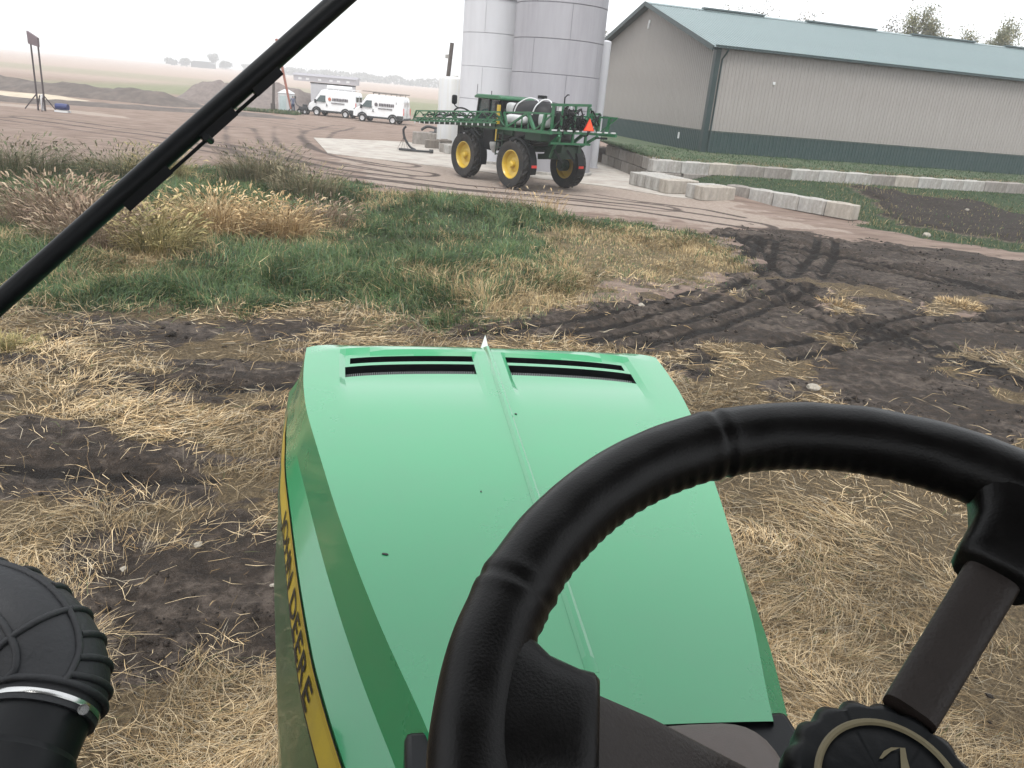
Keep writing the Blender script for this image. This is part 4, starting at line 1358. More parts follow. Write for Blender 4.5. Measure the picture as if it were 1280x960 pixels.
# tanks
superell(Vector((0.35, 0, 2.8)), Vector((1, 0, 0)), Vector((0, 1, 0)), Vector((0, 0, 1)), 1.28, 0.98, 0.70, 0.62).build('solution_tank', M_GRYB, spr, smooth=80)
superell(Vector((0.5, 0.1, 2.1)), Vector((1, 0, 0)), Vector((0, 1, 0)), Vector((0, 0, 1)), 1.6, 1.15, 0.36, 0.5).build('tank_sump', mat('sump_grey', (0.022, 0.02, 0.019), 0.6, 0.2, 2), spr, smooth=80)
superell(Vector((0.52, 1.12, 2.70)), Vector((1, 0, 0)), Vector((0, 1, 0)), Vector((0, 0, 1)), 0.58, 0.28, 0.20, 0.6).build('rinse_tank', mat('rinse_plastic', (0.42, 0.43, 0.43), 0.45, 0.2, 3), spr, smooth=80)
superell(Vector((-1.0, 0.85, 2.80)), Vector((1, 0, 0)), Vector((0, 1, 0)), Vector((0, 0, 1)), 0.24, 0.25, 0.28, 0.6).build('foam_tank', mat('cloudy_plastic', (0.35, 0.36, 0.36), 0.4, 0.2, 4), spr, smooth=80)
superell(Vector((1.35, 0.75, 3.1)), Vector((1, 0, 0)), Vector((0, 1, 0)), Vector((0, 0, 1)), 0.25, 0.22, 0.24, 0.6).build('hand_wash_tank', mat('cloudy_plastic', (0.35, 0.36, 0.36), 0.4, 0.2, 4), spr, smooth=80)
for (x0, x1) in ((0.95, 0.1), (-0.25, -0.75)):
    MB().tube(crom([Vector((x0, 0.95, 2.95)), Vector((x0 - 0.12, 0.88, 3.3)), Vector(((x0 + x1) / 2, 0.6, 3.56)), Vector((x1, 0.45, 3.52)), Vector((x1 - 0.25, 0.55, 3.3))], 6), 0.028, 8).build('white_hose', M_WPL, spr)
MB().lathe([(0.2, 3.58), (0.2, 3.7), (0.16, 3.72), (0.004, 3.72)], 16, (0.1, 0.2, 0)).build('tank_lid', M_BLK2, spr)
MB().box((-0.05, 0, 2.98), (2.7, 1.6, 0.06)).box((0.5, 0.85, 3.02), (2.4, 0.1, 0.05)).build('tank_strap', M_SGD, spr)
# engine hood, cab
ck = MB()
ck.box((3.4, 0, 2.1), (1.9, 1.4, 0.5)); ck.box((4.55, 0, 2.25), (0.5, 1.1, 0.6), taper=0.85); ck.box((2.2, 0.1, 2.3), (0.8, 1.6, 0.7))
ck.build('cab_base', M_SGD, spr, bevel=0.03)
cg = MB(); cg.prism([(2.08, 2.35), (3.92, 2.35), (3.74, 3.38), (2.12, 3.38)], -0.78, 0.78)
cg.build('cab_glass', M_GLS, spr)
cp = MB()
for y in (-0.8, 0.8):
    for (a, b) in (((2.08, 2.3), (2.12, 3.4)), ((2.95, 2.3), (2.93, 3.4)), ((3.92, 2.3), (3.74, 3.4))):
        cp.bar((a[0], y, a[1]), (b[0], y, b[1]), 0.08, 0.08)
    cp.bar((2.05, y, 2.4), (3.95, y, 2.4), 0.09, 0.2)
cp.box((2.1, 0, 2.9), (0.08, 1.5, 1.0)).build('cab_pillars', M_BLK2, spr)
rf = MB(); rf.prism([(1.95, 3.38), (4.0, 3.38), (4.02, 3.47), (3.8, 3.56), (2.2, 3.58), (1.95, 3.5)], -0.92, 0.92)
rf.build('cab_roof', M_SG, spr, bevel=0.04)
MB().box((2.3, 0.3, 2.9), (0.3, 1.2, 0.9)).box((2.2, -0.55, 3.15), (0.3, 0.5, 0.5)).build('air_box', M_BLK2, spr, bevel=0.03)
MB().cyl((3.9, 0.85, 3.5), (3.88, 0.85, 3.95), 0.012, 6).build('antenna', M_BLK2, spr)
MB().cyl((3.0, 0.7, 3.56), (3.0, 0.7, 3.72), 0.02, 6).build('beacon_stub', M_BLK2, spr)
mir = MB(); mir.tube(crom([Vector((3.9, 0.85, 2.6)), Vector((4.3, 1.15, 2.85)), Vector((4.8, 1.25, 2.9)), Vector((5.05, 1.25, 3.0)), Vector((5.05, 1.25, 3.1))], 4), 0.025, 8)
mo = mir.build('mirror_arm', M_BLK2, spr)
superell(Vector((5.08, 1.25, 3.22)), Vector((1, 0, 0)), Vector((0, 1, 0)), Vector((0, 0, 1)), 0.06, 0.13, 0.2, 0.5).build('mirror', M_BLK2, mo, smooth=80)
MB().tube(crom([Vector((4.9, 1.5, 2.55)), Vector((4.5, 1.5, 2.85)), Vector((4.0, 1.45, 2.9)), Vector((3.4, 1.4, 2.75))], 5), 0.035, 8).build('intake_hose', M_BLK2, spr)
MB().box((1.52, 1.34, 2.48), (0.13, 0.10, 1.45)).build('yellow_post', M_RIM, spr)
MB().box((2.3, 1.0, 1.75), (0.75, 0.5, 0.85)).build('battery_box', M_BLK2, spr, bevel=0.04)
lt = MB()
for k in range(4): lt.box((1.2, 1.4, 1.25 + 0.28 * k), (0.4, 0.14, 0.04))
lt.bar((1.0, 1.45, 1.2), (1.0, 1.4, 2.4), 0.04); lt.bar((1.4, 1.45, 1.2), (1.4, 1.4, 2.4), 0.04)
lt.build('ladder', M_SGD, spr)
MB().lathe([(0.05, 1.25), (0.17, 1.4), (0.22, 1.62), (0.2, 1.68), (0.004, 1.70)], 16, (1.85, 1.2, 0)).build('inductor_tank', mat('inductor_grey', (0.36, 0.36, 0.35), 0.4, 0.3, 5), spr)
fh = MB()
fh.tube(crom([Vector((4.7, 0.9, 2.1)), Vector((5.0, 1.0, 1.8)), Vector((4.9, 1.1, 1.4)), Vector((4.5, 1.1, 1.35))], 5), 0.022, 6)
fh.box((4.75, 0.8, 2.0), (0.5, 0.5, 0.3)); fh.box((4.9, 0.95, 1.75), (0.2, 0.2, 0.2))
fh.build('front_hose', M_BLK2, spr)

sdp = MB()
sdp.box((3.3, 1.02, 2.28), (2.4, 0.12, 0.42)); sdp.box((1.0, 1.2, 2.22), (1.1, 0.3, 0.34)); sdp.box((-0.9, 1.1, 2.2), (1.0, 0.5, 0.4)); sdp.box((4.6, 0.9, 2.3), (0.5, 0.5, 0.3))
sdp.build('side_boxes', M_SGD, spr, bevel=0.02)
sh_ = MB(); rl = random.Random(8)
for i in range(22):
    x = rl.uniform(-1.4, 4.4); z = rl.uniform(1.7, 2.5)
    sh_.tube(crom([Vector((x, 1.1, z)), Vector((x + rl.uniform(-.3, .3), 1.3, z + rl.uniform(-.3, .15))), Vector((x + rl.uniform(-.6, .6), 1.3, z + rl.uniform(-.3, .2))), Vector((x + rl.uniform(-.8, .8), 1.1, z + rl.uniform(-.2, .2)))], 4), rl.choice((0.018, 0.026, 0.035)), 6)
o = sh_.build('side_hoses', M_BLK2, spr); o['kind'] = 'stuff'
# booms
def boom(sy):
    nm_ = 'left' if sy > 0 else 'right'
    y0, y1, y2 = sy * 1.72, sy * 1.95, sy * 2.22
    inn = MB()
    inn.bar((-2.5, y0, 2.42), (4.6, y0, 2.22), 0.09, 0.11)
    inn.bar((-2.45, y0, 3.10), (-0.9, y0, 3.05), 0.07, 0.07)
    inn.bar((-0.9, y0, 3.05), (0.6, y0, 2.95), 0.06, 0.06)
    for (xa, za, xb, zb, w_) in ((0.35, 2.40, -0.95, 3.05, 0.075), (-0.95, 3.05, -1.45, 2.42, 0.11), (-1.9, 2.42, -2.05, 3.1, 0.11), (-1.45, 2.42, -2.45, 3.1, 0.05), (0.35, 2.4, 0.6, 2.95, 0.09), (-0.2, 2.4, -0.2, 2.62, 0.04), (-0.6, 2.4, -0.6, 2.82, 0.04), (-1.05, 2.4, -1.0, 3.0, 0.04)):
        inn.bar((xa, y0, za), (xb, y0, zb), w_, w_)
    for x in (1.4, 2.3, 3.2, 4.1):
        inn.bar((x, y0, 2.30 - 0.02 * x), (x - 0.25, y1, 2.58), 0.05, 0.05)
        inn.bar((x, y0, 2.30 - 0.02 * x), (x + 0.3, y0, 2.5), 0.04, 0.04)
    b = inn.build('boom_inner', M_SG, spr)
    out = MB()
    z_lo = lambda x: 2.66 - 0.062 * (x - 0.4)
    z_hi = lambda x: 2.96 - 0.060 * (x - 0.4)
    out.bar((0.4, y1, z_lo(0.4)), (7.45, y1, z_lo(7.45)), 0.07, 0.08)
    out.bar((0.4, y2, z_lo(0.4) - 0.12), (7.3, y2, z_lo(7.3) - 0.12), 0.05, 0.06)
    out.bar((0.4, (y1 + y2) / 2, z_hi(0.4)), (7.0, (y1 + y2) / 2, z_hi(7.0)), 0.06, 0.06)
    out.bar((7.0, (y1 + y2) / 2, z_hi(7.0)), (7.45, y1, z_lo(7.45)), 0.06, 0.06)
    x = 0.4; k = 0
    while x < 6.9:
        out.bar((x, y1, z_lo(x)), (x + 0.42, (y1 + y2) / 2, z_hi(x + 0.42)), 0.035, 0.035)
        out.bar((x + 0.42, (y1 + y2) / 2, z_hi(x + .42)), (x + 0.84, y2, z_lo(x + 0.84) - 0.12), 0.035, 0.035)
        if k % 2 == 0: out.bar((x, y1, z_lo(x)), (x, (y1 + y2) / 2, z_hi(x)), 0.05, 0.05)
        out.bar((x + 0.42, y1, z_lo(x + 0.42)), (x + 0.42, y2, z_lo(x + 0.42) - 0.12), 0.035, 0.035)
        out.bar((x + 0.1, y1 - sy * 0.18, z_lo(x) - 0.22), (x + 0.6, y1 - sy * 0.18, z_lo(x) + 0.12), 0.05, 0.05)
        x += 0.84; k += 1
    bo = out.build('boom_outer', M_SG, spr)
    out2 = MB()
    out2.bar((0.6, y1 - sy * 0.18, 2.44), (6.9, y1 - sy * 0.18, 2.06), 0.07, 0.09)
    out2.bar((0.6, y1 - sy * 0.18, 2.78), (6.6, y1 - sy * 0.18, 2.44), 0.06, 0.07)
    out2.build('boom_middle', M_SGD, bo)
    tip = MB(); tip.bar((1.0, y1 - sy * 0.12, 2.42), (7.3, y1 - sy * 0.1, z_lo(7.3) - 0.1), 0.06, 0.14)
    tip.bar((6.6, y1, 2.1), (7.35, y1, 2.12), 0.12, 0.1)
    tip.build('boom_tip', M_SGD, bo)
    nz_ = MB()
    for i in range(15):
        x = 0.8 + 0.43 * i
        nz_.box((x, y2 + sy * 0.03, z_lo(x) - 0.2), (0.035, 0.04, 0.09))
    o = nz_.build('nozzle_row', M_WPL, bo); o['kind'] = 'stuff'
    hz = MB()
    for i in range(18):
        x = 3.2 + random.uniform(-2.6, 3.0)
        hz.tube([Vector((x + 0.25 * k, y1 + random.uniform(-.12, .12), z_lo(x) + random.uniform(0.02, 0.26))) for k in range(4)], 0.022, 6)
    o = hz.build('boom_hoses', M_BLK2, bo); o['kind'] = 'stuff'
boom(1); boom(-1)
# rear lift frame
rr_ = MB()
rr_.bar((-1.9, 1.45, 2.40), (-1.9, -2.3, 2.45), 0.10, 0.09)
rr_.bar((-1.85, 1.3, 3.42), (-1.85, -0.75, 3.50), 0.09, 0.10)
for y, z in ((1.2, 3.42), (0.75, 3.42), (0.05, 3.46), (-0.65, 3.5), (-1.3, 3.2)):
    rr_.bar((-1.85, y, 2.0 if abs(y) < 0.8 else 2.42), (-1.85, y, z), 0.09, 0.09)
rr_.bar((-1.85, -0.7, 3.15), (-1.85, -1.3, 3.2), 0.08, 0.09)
rr_.bar((-1.85, -0.75, 3.4), (-1.85, -1.3, 2.5), 0.05, 0.05)
rr_.bar((-1.85, -0.4, 2.45), (-1.85, -1.25, 3.1), 0.05, 0.05)
rr_.bar((-1.88, 1.2, 2.0), (-1.88, -0.9, 2.0), 0.08, 0.08)
for y in (-0.55, 0.55):
    rr_.bar((-1.0, y, 1.85), (-1.9, y, 2.45), 0.1, 0.12); rr_.bar((-0.9, y, 2.35), (-1.9, y, 3.0), 0.1, 0.1)
rr_.bar((-1.0, -0.5, 1.5), (-2.0, -1.2, 2.35), 0.1, 0.12)
rr_.bar((-1.2, 0.6, 1.4), (-2.0, 0.9, 2.3), 0.09, 0.09)
rr_.build('rear_lift_frame', M_SG, spr)
nz_ = MB()
for i in range(9):
    y = 1.15 - 0.40 * i
    nz_.box((-1.97, y, 2.50), (0.05, 0.16 if i % 2 else 0.24, 0.055))
o = nz_.build('rear_nozzle_row', M_WPL, spr); o['kind'] = 'stuff'
rh = MB()
rl = random.Random(5)
for i in range(26):
    y = rl.uniform(-1.1, 0.9); z = rl.uniform(2.5, 3.3)
    rh.tube(crom([Vector((-1.75, y, z)), Vector((-1.98, y + rl.uniform(-.2, .2), z + rl.uniform(-.1, .25))), Vector((-1.95, y + rl.uniform(-.35, .35), z - rl.uniform(0, .35))), Vector((-1.7, y + rl.uniform(-.4, .4), z - rl.uniform(-.1, .4)))], 4), rl.choice((0.02, 0.03, 0.035)), 6)
o = rh.build('rear_hoses', M_BLK2, spr); o['kind'] = 'stuff'
vb = MB()
vb.box((-1.7, 0.45, 2.95), (0.3, 0.7, 0.42)); vb.box((-1.7, -0.35, 2.75), (0.35, 0.5, 0.5))
vb.build('valve_block', M_BLK2, spr, bevel=0.04)
MB().box((-1.75, -0.05, 3.33), (0.2, 0.42, 0.16)).build('white_canister', M_WPL, spr, bevel=0.03)
MB().box((-1.8, 0.85, 3.3), (0.16, 0.16, 0.2)).build('white_canister', M_WPL, spr, bevel=0.02)
MB().tube([(-1.8, 0.62, 3.4), (-1.8, 0.62, 3.72), (-1.8, 0.5, 3.82), (-1.8, 0.42, 3.82)], 0.025, 8).build('bent_stack', M_BLK2, spr)
MB().prism([(-0.86, 2.55), (-0.38, 2.55), (-0.62, 2.96)], -2.06, -2.03, axis='x').build('slow_vehicle_triangle', M_ORG, spr, smooth=0)
MB().prism([(-0.92, 2.53), (-0.32, 2.53), (-0.62, 3.02)], -2.028, -2.015, axis='x').build('triangle_border', M_RED, spr, smooth=0)
tl = MB(); tl.box((-2.0, -1.35, 2.28), (0.1, 0.55, 0.06)); tl.box((-2.05, -1.5, 2.28), (0.06, 0.3, 0.08))
tl.build('tail_lamp_arm', M_BLK2, spr)
for (y, x) in ((0.75, -1.6), (0.15, -1.7)):
    MB().bar((x, y, 1.75), (x - 0.25, y - 0.3, 1.25), 0.05, 0.09).build('stand_leg', M_BLK2, spr)

# ------------------------------------------------------------------ vans
M_VW = mat('van_white', (0.70, 0.71, 0.72), 0.3, 0.05, 2, coat=0.5, dirt=(0.5, 0.46, 0.42), dirt_amt=0.35, dirt_scale=1.5)
M_VCLAD = mat('van_cladding', (0.025, 0.026, 0.028), 0.6, 0.15, 4)
M_INK = mat('van_lettering', (0.10, 0.09, 0.10), 0.5, 0.1, 5)
def van_tyre():
    t = MB(); t.lathe([(0.21, -0.1), (0.33, -0.11), (0.345, -0.08), (0.345, 0.08), (0.33, 0.11), (0.21, 0.1)], 28, axis='y', close=True); return t
def make_van(label, loc, rz, logo, rack):
    v = thing('work_van', label, 'van', loc, rz, 'white work vans')
    Lf, Lr = 0.95, -4.05           # nose and tail relative to the front axle
    side = [(Lr, 0.42), (Lr + 0.02, 1.1), (Lr + 0.08, 2.2), (Lr + 0.22, 2.42), (-0.75, 2.46), (-0.45, 2.40), (0.32, 1.35), (0.78, 1.12), (0.93, 0.85), (Lf, 0.42)]
    b = MB(); n_ = len(side)
    for (yy, ins) in ((-1.0, 0.0), (-0.99, 0), (0.99, 0), (1.0, 0)):
        pass
    rows = []
    for sy in (-1, 1):
        for k, (x, z) in enumerate(side):
            w_ = 1.0 if z < 1.2 else 1.0 - 0.11 * (z - 1.2) / 1.25
            if x > 0.5: w_ *= 0.93
            b.v.append((x, sy * w_, z))
    b.f.append(tuple(range(n_))); b.f.append(tuple(reversed(range(n_, 2 * n_))))
    b.f += [(i, (i + 1) % n_, (i + 1) % n_ + n_, i + n_) for i in range(n_)]
    body = b.build('body', M_VW, v, bevel=0.05)
    ws = MB(); 
    def wside(z): return (1.0 - 0.11 * (z - 1.2) / 1.25)
    ws.add([(-0.40, -0.78, 2.36), (-0.40, 0.78, 2.36), (0.29, 0.86, 1.42), (0.29, -0.86, 1.42)], [(0, 1, 2, 3)])
    for q in ws.v: pass
    ws.v = [(x + 0.02, y, z + 0.015) for x, y, z in ws.v]
    ws.build('windscreen', M_GLS, v)
    for sy in (-1, 1):
        sw_ = MB(); poly = [(-0.92, 1.30), (-0.92, 1.92), (-0.40, 1.92), (0.10, 1.34)]
        sw_.add([(x, sy * (wside(z) - 0.05), z) for x, z in poly] + [(x, sy * (wside(z) + 0.035), z) for x, z in poly], [(0, 1, 2, 3), (7, 6, 5, 4), (0, 1, 5, 4), (1, 2, 6, 5), (2, 3, 7, 6), (3, 0, 4, 7)])
        sw_.build('side_window', M_GLS, v)
        MB().box((0.08, sy * 1.12, 1.35), (0.14, 0.2, 0.34)).build('wing_mirror', M_VCLAD, v, bevel=0.03)
        MB().box((-1.06, sy * 1.0, 1.0), (0.18, 0.04, 0.05)).box((-1.06, sy * 1.0, 1.1), (0.05, 0.04, 0.2)).build('door_handle', M_VCLAD, v)
        cl = MB(); cl.box((-1.5, sy * 1.005, 0.48), (2.1, 0.05, 0.16)); cl.box((-3.72, sy * 1.005, 0.60), (0.62, 0.05, 0.36))
        for xc in (0.0, -3.0):
            P = []
            for (ra_, yo) in ((0.37, 0.99), (0.52, 0.99), (0.50, 1.045), (0.38, 1.045)):
                for k in range(13):
                    a = PI * k / 12
                    P.append((xc + ra_ * math.cos(a), sy * yo, 0.36 + ra_ * math.sin(a)))
            cl.add(P, [(13 * j + k, 13 * j + k + 1, 13 * ((j + 1) % 4) + k + 1, 13 * ((j + 1) % 4) + k) for j in range(4) for k in range(12)])
        cl.build('side_cladding', M_VCLAD, v)
        for xc in (0.0, -3.0):
            w_ = bpy.data.objects.new('wheel', None); COL.objects.link(w_); w_.parent = v; w_.location = (xc, sy * 0.93, 0.345)
            van_tyre().build('tyre', M_TYR, w_)
            MB().lathe([(0.215, sy * 0.095), (0.2, sy * 0.10), (0.15, sy * 0.06), (0.06, sy * 0.075), (0.004, sy * 0.08)], 20, axis='y').build('rim', mat('van_rim', (0.45, 0.45, 0.46), 0.4, 0.1, 5), w_)
    MB().box((0.86, 0, 0.50), (0.3, 1.85, 0.34)).build('front_bumper', M_VCLAD, v, bevel=0.05)
    MB().box((Lr, 0, 0.48), (0.18, 1.92, 0.2)).build('rear_bumper', M_VCLAD, v, bevel=0.03)
    for sy in (-1, 1):
        MB().box((0.76, sy * 0.78, 1.02), (0.2, 0.22, 0.26), (0, R(40), 0)).build('headlight', M_GLS, v)
        MB().box((Lr - 0.005, sy * 0.93, 1.15), (0.04, 0.1, 0.6)).build('tail_light', M_RED, v)
        MB().box((Lr + 0.045, sy * 0.42, 1.75), (0.03, 0.6, 0.5), (0, R(-4), 0)).build('rear_window', M_GLS if logo else M_VW, v)
    MB().box((Lr - 0.005, 0, 1.3), (0.02, 0.02, 1.7)).build('rear_door_gap', M_VCLAD, v)
    # printed name on the flank (too small in the picture to read: marks only)
    yf = lambda z: wside(z) + 0.02
    for sy in (1, -1):
        lg = MB()
        zz = 1.62; x0 = -1.35
        lg.lathe([(0.004, sy * yf(zz)), (0.16, sy * yf(zz))], 20, (x0, 0, zz), axis='y')
        lg.build('logo_mark', mat('logo_orange', (0.45, 0.12, 0.06), 0.5, 0.4, 12) if logo else M_INK, v)
        rl = random.Random(3 + logo)
        tx = MB(); x = x0 - 0.28
        while x > x0 - 1.75:
            w_ = rl.uniform(0.10, 0.16)
            tx.box((x - w_ / 2, sy * yf(1.62), 1.62 + rl.uniform(-.01, .01)), (w_, 0.006, 0.26)); x -= w_ + 0.035
        x = x0 - 0.2
        while x > x0 - 1.5:
            w_ = rl.uniform(0.05, 0.12)
            tx.box((x - w_ / 2, sy * yf(1.28), 1.28), (w_, 0.006, 0.12)); x -= w_ + 0.03
        o = tx.build('flank_lettering', M_INK, v); o['kind'] = 'stuff'
    rk = MB()
    for sy in (-0.72, 0.72):
        rk.bar((-0.9, sy, 2.62), (-3.9, sy, 2.60), 0.05, 0.05)
    for x in (-1.0, -2.2, -3.6):
        rk.bar((x, -0.76, 2.6), (x, 0.76, 2.6), 0.05, 0.05)
        for sy in (-0.74, 0.74): rk.bar((x, sy, 2.40), (x, sy, 2.6), 0.04, 0.04)
    ro = rk.build('roof_rack', M_VCLAD if rack else M_VW, v)
    if rack:
        ld = MB()
        for sy in (0.35, 0.72): ld.bar((0.1, sy, 2.70), (-4.4, sy, 2.66), 0.04, 0.09)
        for k in range(15): ld.bar((-0.1 - 0.29 * k, 0.35, 2.69), (-0.1 - 0.29 * k, 0.72, 2.69), 0.03, 0.03)
        ld.build('ladder', mat('ladder_aluminium', (0.28, 0.25, 0.22), 0.5, 0.1, 5), ro)
        for x in (-1.55, -3.3): MB().bar((x, 0.93, 1.75), (x, 0.80, 2.66), 0.03, 0.05).build('ladder_clamp', M_VCLAD, ro)
    else:
        MB().lathe([(0.004, -3.4), (0.16, -3.4), (0.16, -0.9), (0.004, -0.9)], 16, (0, 0.35, 2.72), axis='x').build('pipe_carrier', M_VW, ro)
    return v
vz = math.atan2(0.17, -0.985)
make_van('white work van with orange round logo, left of the two vans', (-21.3, 79.7, 0.0), vz, 1, 0)
make_van('white work van with a ladder on its roof, right of the two vans', (-16.05, 76.2, 0.0), vz, 0, 1)

# ------------------------------------------------------------------ things round the vans
hut = thing('plastic_hut', 'small white peaked hut standing left of the vans', 'hut', (-24.7, 79.6, 0), R(15))
MB().box((0, 0, 0.9), (1.5, 1.5, 1.8)).build('wall', M_WPL, hut, bevel=0.05)
MB().lathe([(1.12, 1.8), (1.05, 1.86), (0.3, 2.15), (0.01, 2.18)], 4, a0=R(45), a1=R(405)).build('roof', M_WPL, hut)
MB().box((-0.3, -0.755, 0.85), (0.62, 0.02, 1.4)).build('door', mat('hut_door', (0.42, 0.5, 0.5), 0.5, 0.1, 3), hut)
pole = thing('wooden_post', 'dark upright wooden post beside the white hut', 'post', (-25.6, 78.2, 0))
MB().tube([(0, 0, 0), (0.15, 0, 3.0), (0.3, 0, 6.2)], [0.14, 0.12, 0.1], 8).build('shaft', M_WOOD, pole)
MB().box((0.02, -0.1, 0.4), (0.35, 0.3, 0.8)).build('post_base', M_WOOD, pole)
aug = thing('auger_tube', 'rusty red tube leaning over the white hut', 'tube', (-24.0, 78.2, 0))
MB().tube([(0.15, 0, 0.4), (-0.7, 0, 4.6), (-1.1, 0, 6.6)], [0.09, 0.13, 0.13], 10).build('casing', mat('rusty_red', (0.26, 0.10, 0.07), 0.7, 0.25, 3), aug)
MB().bar((0.15, 0, 0.5), (0.6, 0.3, 0), 0.06).bar((0.15, 0, 0.5), (-0.2, -0.4, 0), 0.06).build('support_leg', M_VCLAD, aug)
trl = thing('box_trailer', 'grey white box trailer parked behind the left van', 'trailer', (-22.0, 87.5, 0), R(10))
MB().box((0, 0, 1.75), (4.6, 2.2, 2.3)).build('box', mat('trailer_grey', (0.42, 0.42, 0.44), 0.5, 0.08, 2), trl, bevel=0.04)
MB().box((0, 0, 2.92), (4.7, 2.3, 0.08)).build('roof', M_GRYB, trl)
for x in (-0.5, 0.4):
    for y in (-1.05, 1.05):
        o = van_tyre().build('wheel', M_TYR, trl); o.location = (x, y, 0.345)
MB().bar((2.3, 0, 0.5), (3.6, 0, 0.45), 0.12).build('tow_bar', M_VCLAD, trl)
ldr = thing('small_loader', 'small dark wheeled machine with a curved arm at the left van nose', 'machine', (-22.75, 78.7, 0), R(170))
ldr.scale = (0.72, 0.72, 0.85)
MB().box((0, 0, 0.62), (1.1, 0.7, 0.42)).box((-0.2, 0, 0.95), (0.5, 0.5, 0.34)).build('body', M_VCLAD, ldr, bevel=0.05)
for x in (-0.4, 0.42):
    for y in (-0.42, 0.42):
        o = MB().lathe([(0.15, -0.09), (0.3, -0.1), (0.32, 0), (0.3, 0.1), (0.15, 0.09)], 20, axis='y', close=True).build('wheel', M_TYR, ldr); o.location = (x, y, 0.32)
        h = MB().lathe([(0.15, 0.05), (0.06, 0.03), (0.004, 0.04)], 14, axis='y').build('rim', mat('van_rim', (0.45, 0.45, 0.46), 0.4, 0.1, 5), o)
MB().tube(crom([Vector((0.4, 0, 0.8)), Vector((0.9, 0, 0.95)), Vector((1.15, 0, 1.25)), Vector((1.2, 0, 1.65))], 5), 0.05, 8).build('arm', M_VCLAD, ldr)
MB().box((1.2, 0, 1.78), (0.1, 0.35, 0.3)).build('arm_head', M_VCLAD, ldr)

def person(label, loc, rz):
    verts, edges, rad = [], [], []
    def v(p, r, link=None):
        verts.append(p); rad.append(r)
        if link is not None: edges.append((link, len(verts) - 1))
        return len(verts) - 1
    pel = v((0, 0, 0.90), 0.145)
    w_ = v((0, 0.01, 1.08), 0.13, pel); ch_ = v((0, 0.0, 1.27), 0.16, w_); nk = v((0, 0.01, 1.42), 0.065, ch_)
    hd = v((0.0, 0.03, 1.53), 0.085, nk); ht_ = v((0, 0.03, 1.64), 0.075, hd)
    ns = v((0, 0.11, 1.55), 0.02, hd)
    for s in (-1, 1):
        hip = v((s * 0.09, 0, 0.82), 0.095, pel); kn = v((s * 0.11, 0.02, 0.47), 0.062, hip); an = v((s * 0.12, -0.02, 0.09), 0.045, kn); to = v((s * 0.13, 0.13, 0.04), 0.038, an)
        sh = v((s * 0.19, 0, 1.36), 0.06, ch_); el = v((s * 0.25, 0.05, 1.10), 0.045, sh); wr = v((s * 0.18, 0.27, 1.05), 0.03, el); pa = v((s * 0.16, 0.34, 1.06), 0.028, wr)
        for k in range(4):
            f1 = v((s * (0.13 + 0.018 * k), 0.39, 1.07 - 0.004 * k), 0.009, pa); v((s * (0.13 + 0.018 * k), 0.425 - 0.006 * abs(k - 1), 1.05), 0.008, f1)
        t1_ = v((s * 0.12, 0.35, 1.04), 0.01, pa); v((s * 0.11, 0.375, 1.03), 0.008, t1_)
    me = bpy.data.meshes.new('person'); me.from_pydata(verts, edges, [])
    o = bpy.data.objects.new('person', me); COL.objects.link(o)
    md = o.modifiers.new('skin', 'SKIN'); md.use_smooth_shade = True
    for i, r_ in enumerate(rad): me.skin_vertices[0].data[i].radius = (r_, r_ * (0.75 if i in (0, 1, 2) else 1.0))
    me.skin_vertices[0].data[0].use_root = True
    o.modifiers.new('sub', 'SUBSURF').levels = 2
    o.modifiers['sub'].render_levels = 2
    dg = bpy.context.evaluated_depsgraph_get(); dg.update()
    bmh = bpy.data.meshes.new_from_object(o.evaluated_get(dg))
    o.modifiers.clear(); o.data = bmh; bmh.name = 'person'
    bmh.materials.clear()
    for m_ in (mat('blue_jeans', (0.03, 0.045, 0.09), 0.8, 0.2, 8), mat('blue_grey_shirt', (0.13, 0.15, 0.22), 0.8, 0.2, 8), mat('skin', (0.32, 0.19, 0.14), 0.5, 0.05, 8), mat('dark_hair', (0.02, 0.015, 0.012), 0.6, 0.2, 30), mat('boots', (0.03, 0.025, 0.02), 0.7, 0.2, 8)):
        bmh.materials.append(m_)
    for p in bmh.polygons:
        c = p.center
        k = 0
        if c.z < 0.1: k = 4
        elif c.z > 1.57 or (c.z > 1.46 and c.y < 0.0): k = 3
        elif c.z > 1.42 or c.y > 0.26: k = 2
        elif c.z > 0.93: k = 1
        p.material_index = k
    bmh.shade_smooth()
    o.location = loc; o.rotation_euler = (0, 0, rz)
    tag(o, label, 'person')
person('person in blue shirt and jeans standing at the white hut', (-23.75, 78.6, 0.0), R(35))

# ------------------------------------------------------------------ clutter left of the sprayer
pp = thing('bent_pipe', 'black bent pipe lying on the pad, one end raised', 'pipe', (-7.6, 46.2, 0.035))
cl_ = crom([Vector((0.15, 0.3, 1.35)), Vector((0.0, 0.3, 1.15)), Vector((0.1, 0.25, 0.7)), Vector((0.45, 0.1, 0.25)), Vector((0.75, 0, 0.1)), Vector((0.0, -0.15, 0.1)), Vector((-0.05, -0.3, 0.1)), Vector((0.6, -0.4, 0.1)), Vector((1.5, -0.35, 0.1)), Vector((1.75, -0.3, 0.12))], 5)
MB().tube(cl_, 0.065, 10).build('tube', M_RUB, pp)
MB().cyl((1.65, -0.32, 0.13), (1.85, -0.25, 0.13), 0.11, 10).build('end_coupling', M_VCLAD, pp)
lg = MB()
for k in range(4): lg.bar((0.02, 0.3, 0.75), (-0.35 + 0.22 * k, 0.3 + 0.2 * (k % 2), 0.0), 0.015)
lg.build('wire_stand', M_VCLAD, pp)
gb = put_block(block_mesh('concrete_block', 1.75, 0.7, 0.75, 31), -7.15, 52.9, 0.03, R(8), M_BLK[1])
tag(gb, 'lone dark grey concrete block behind the bent black pipe', 'concrete block')
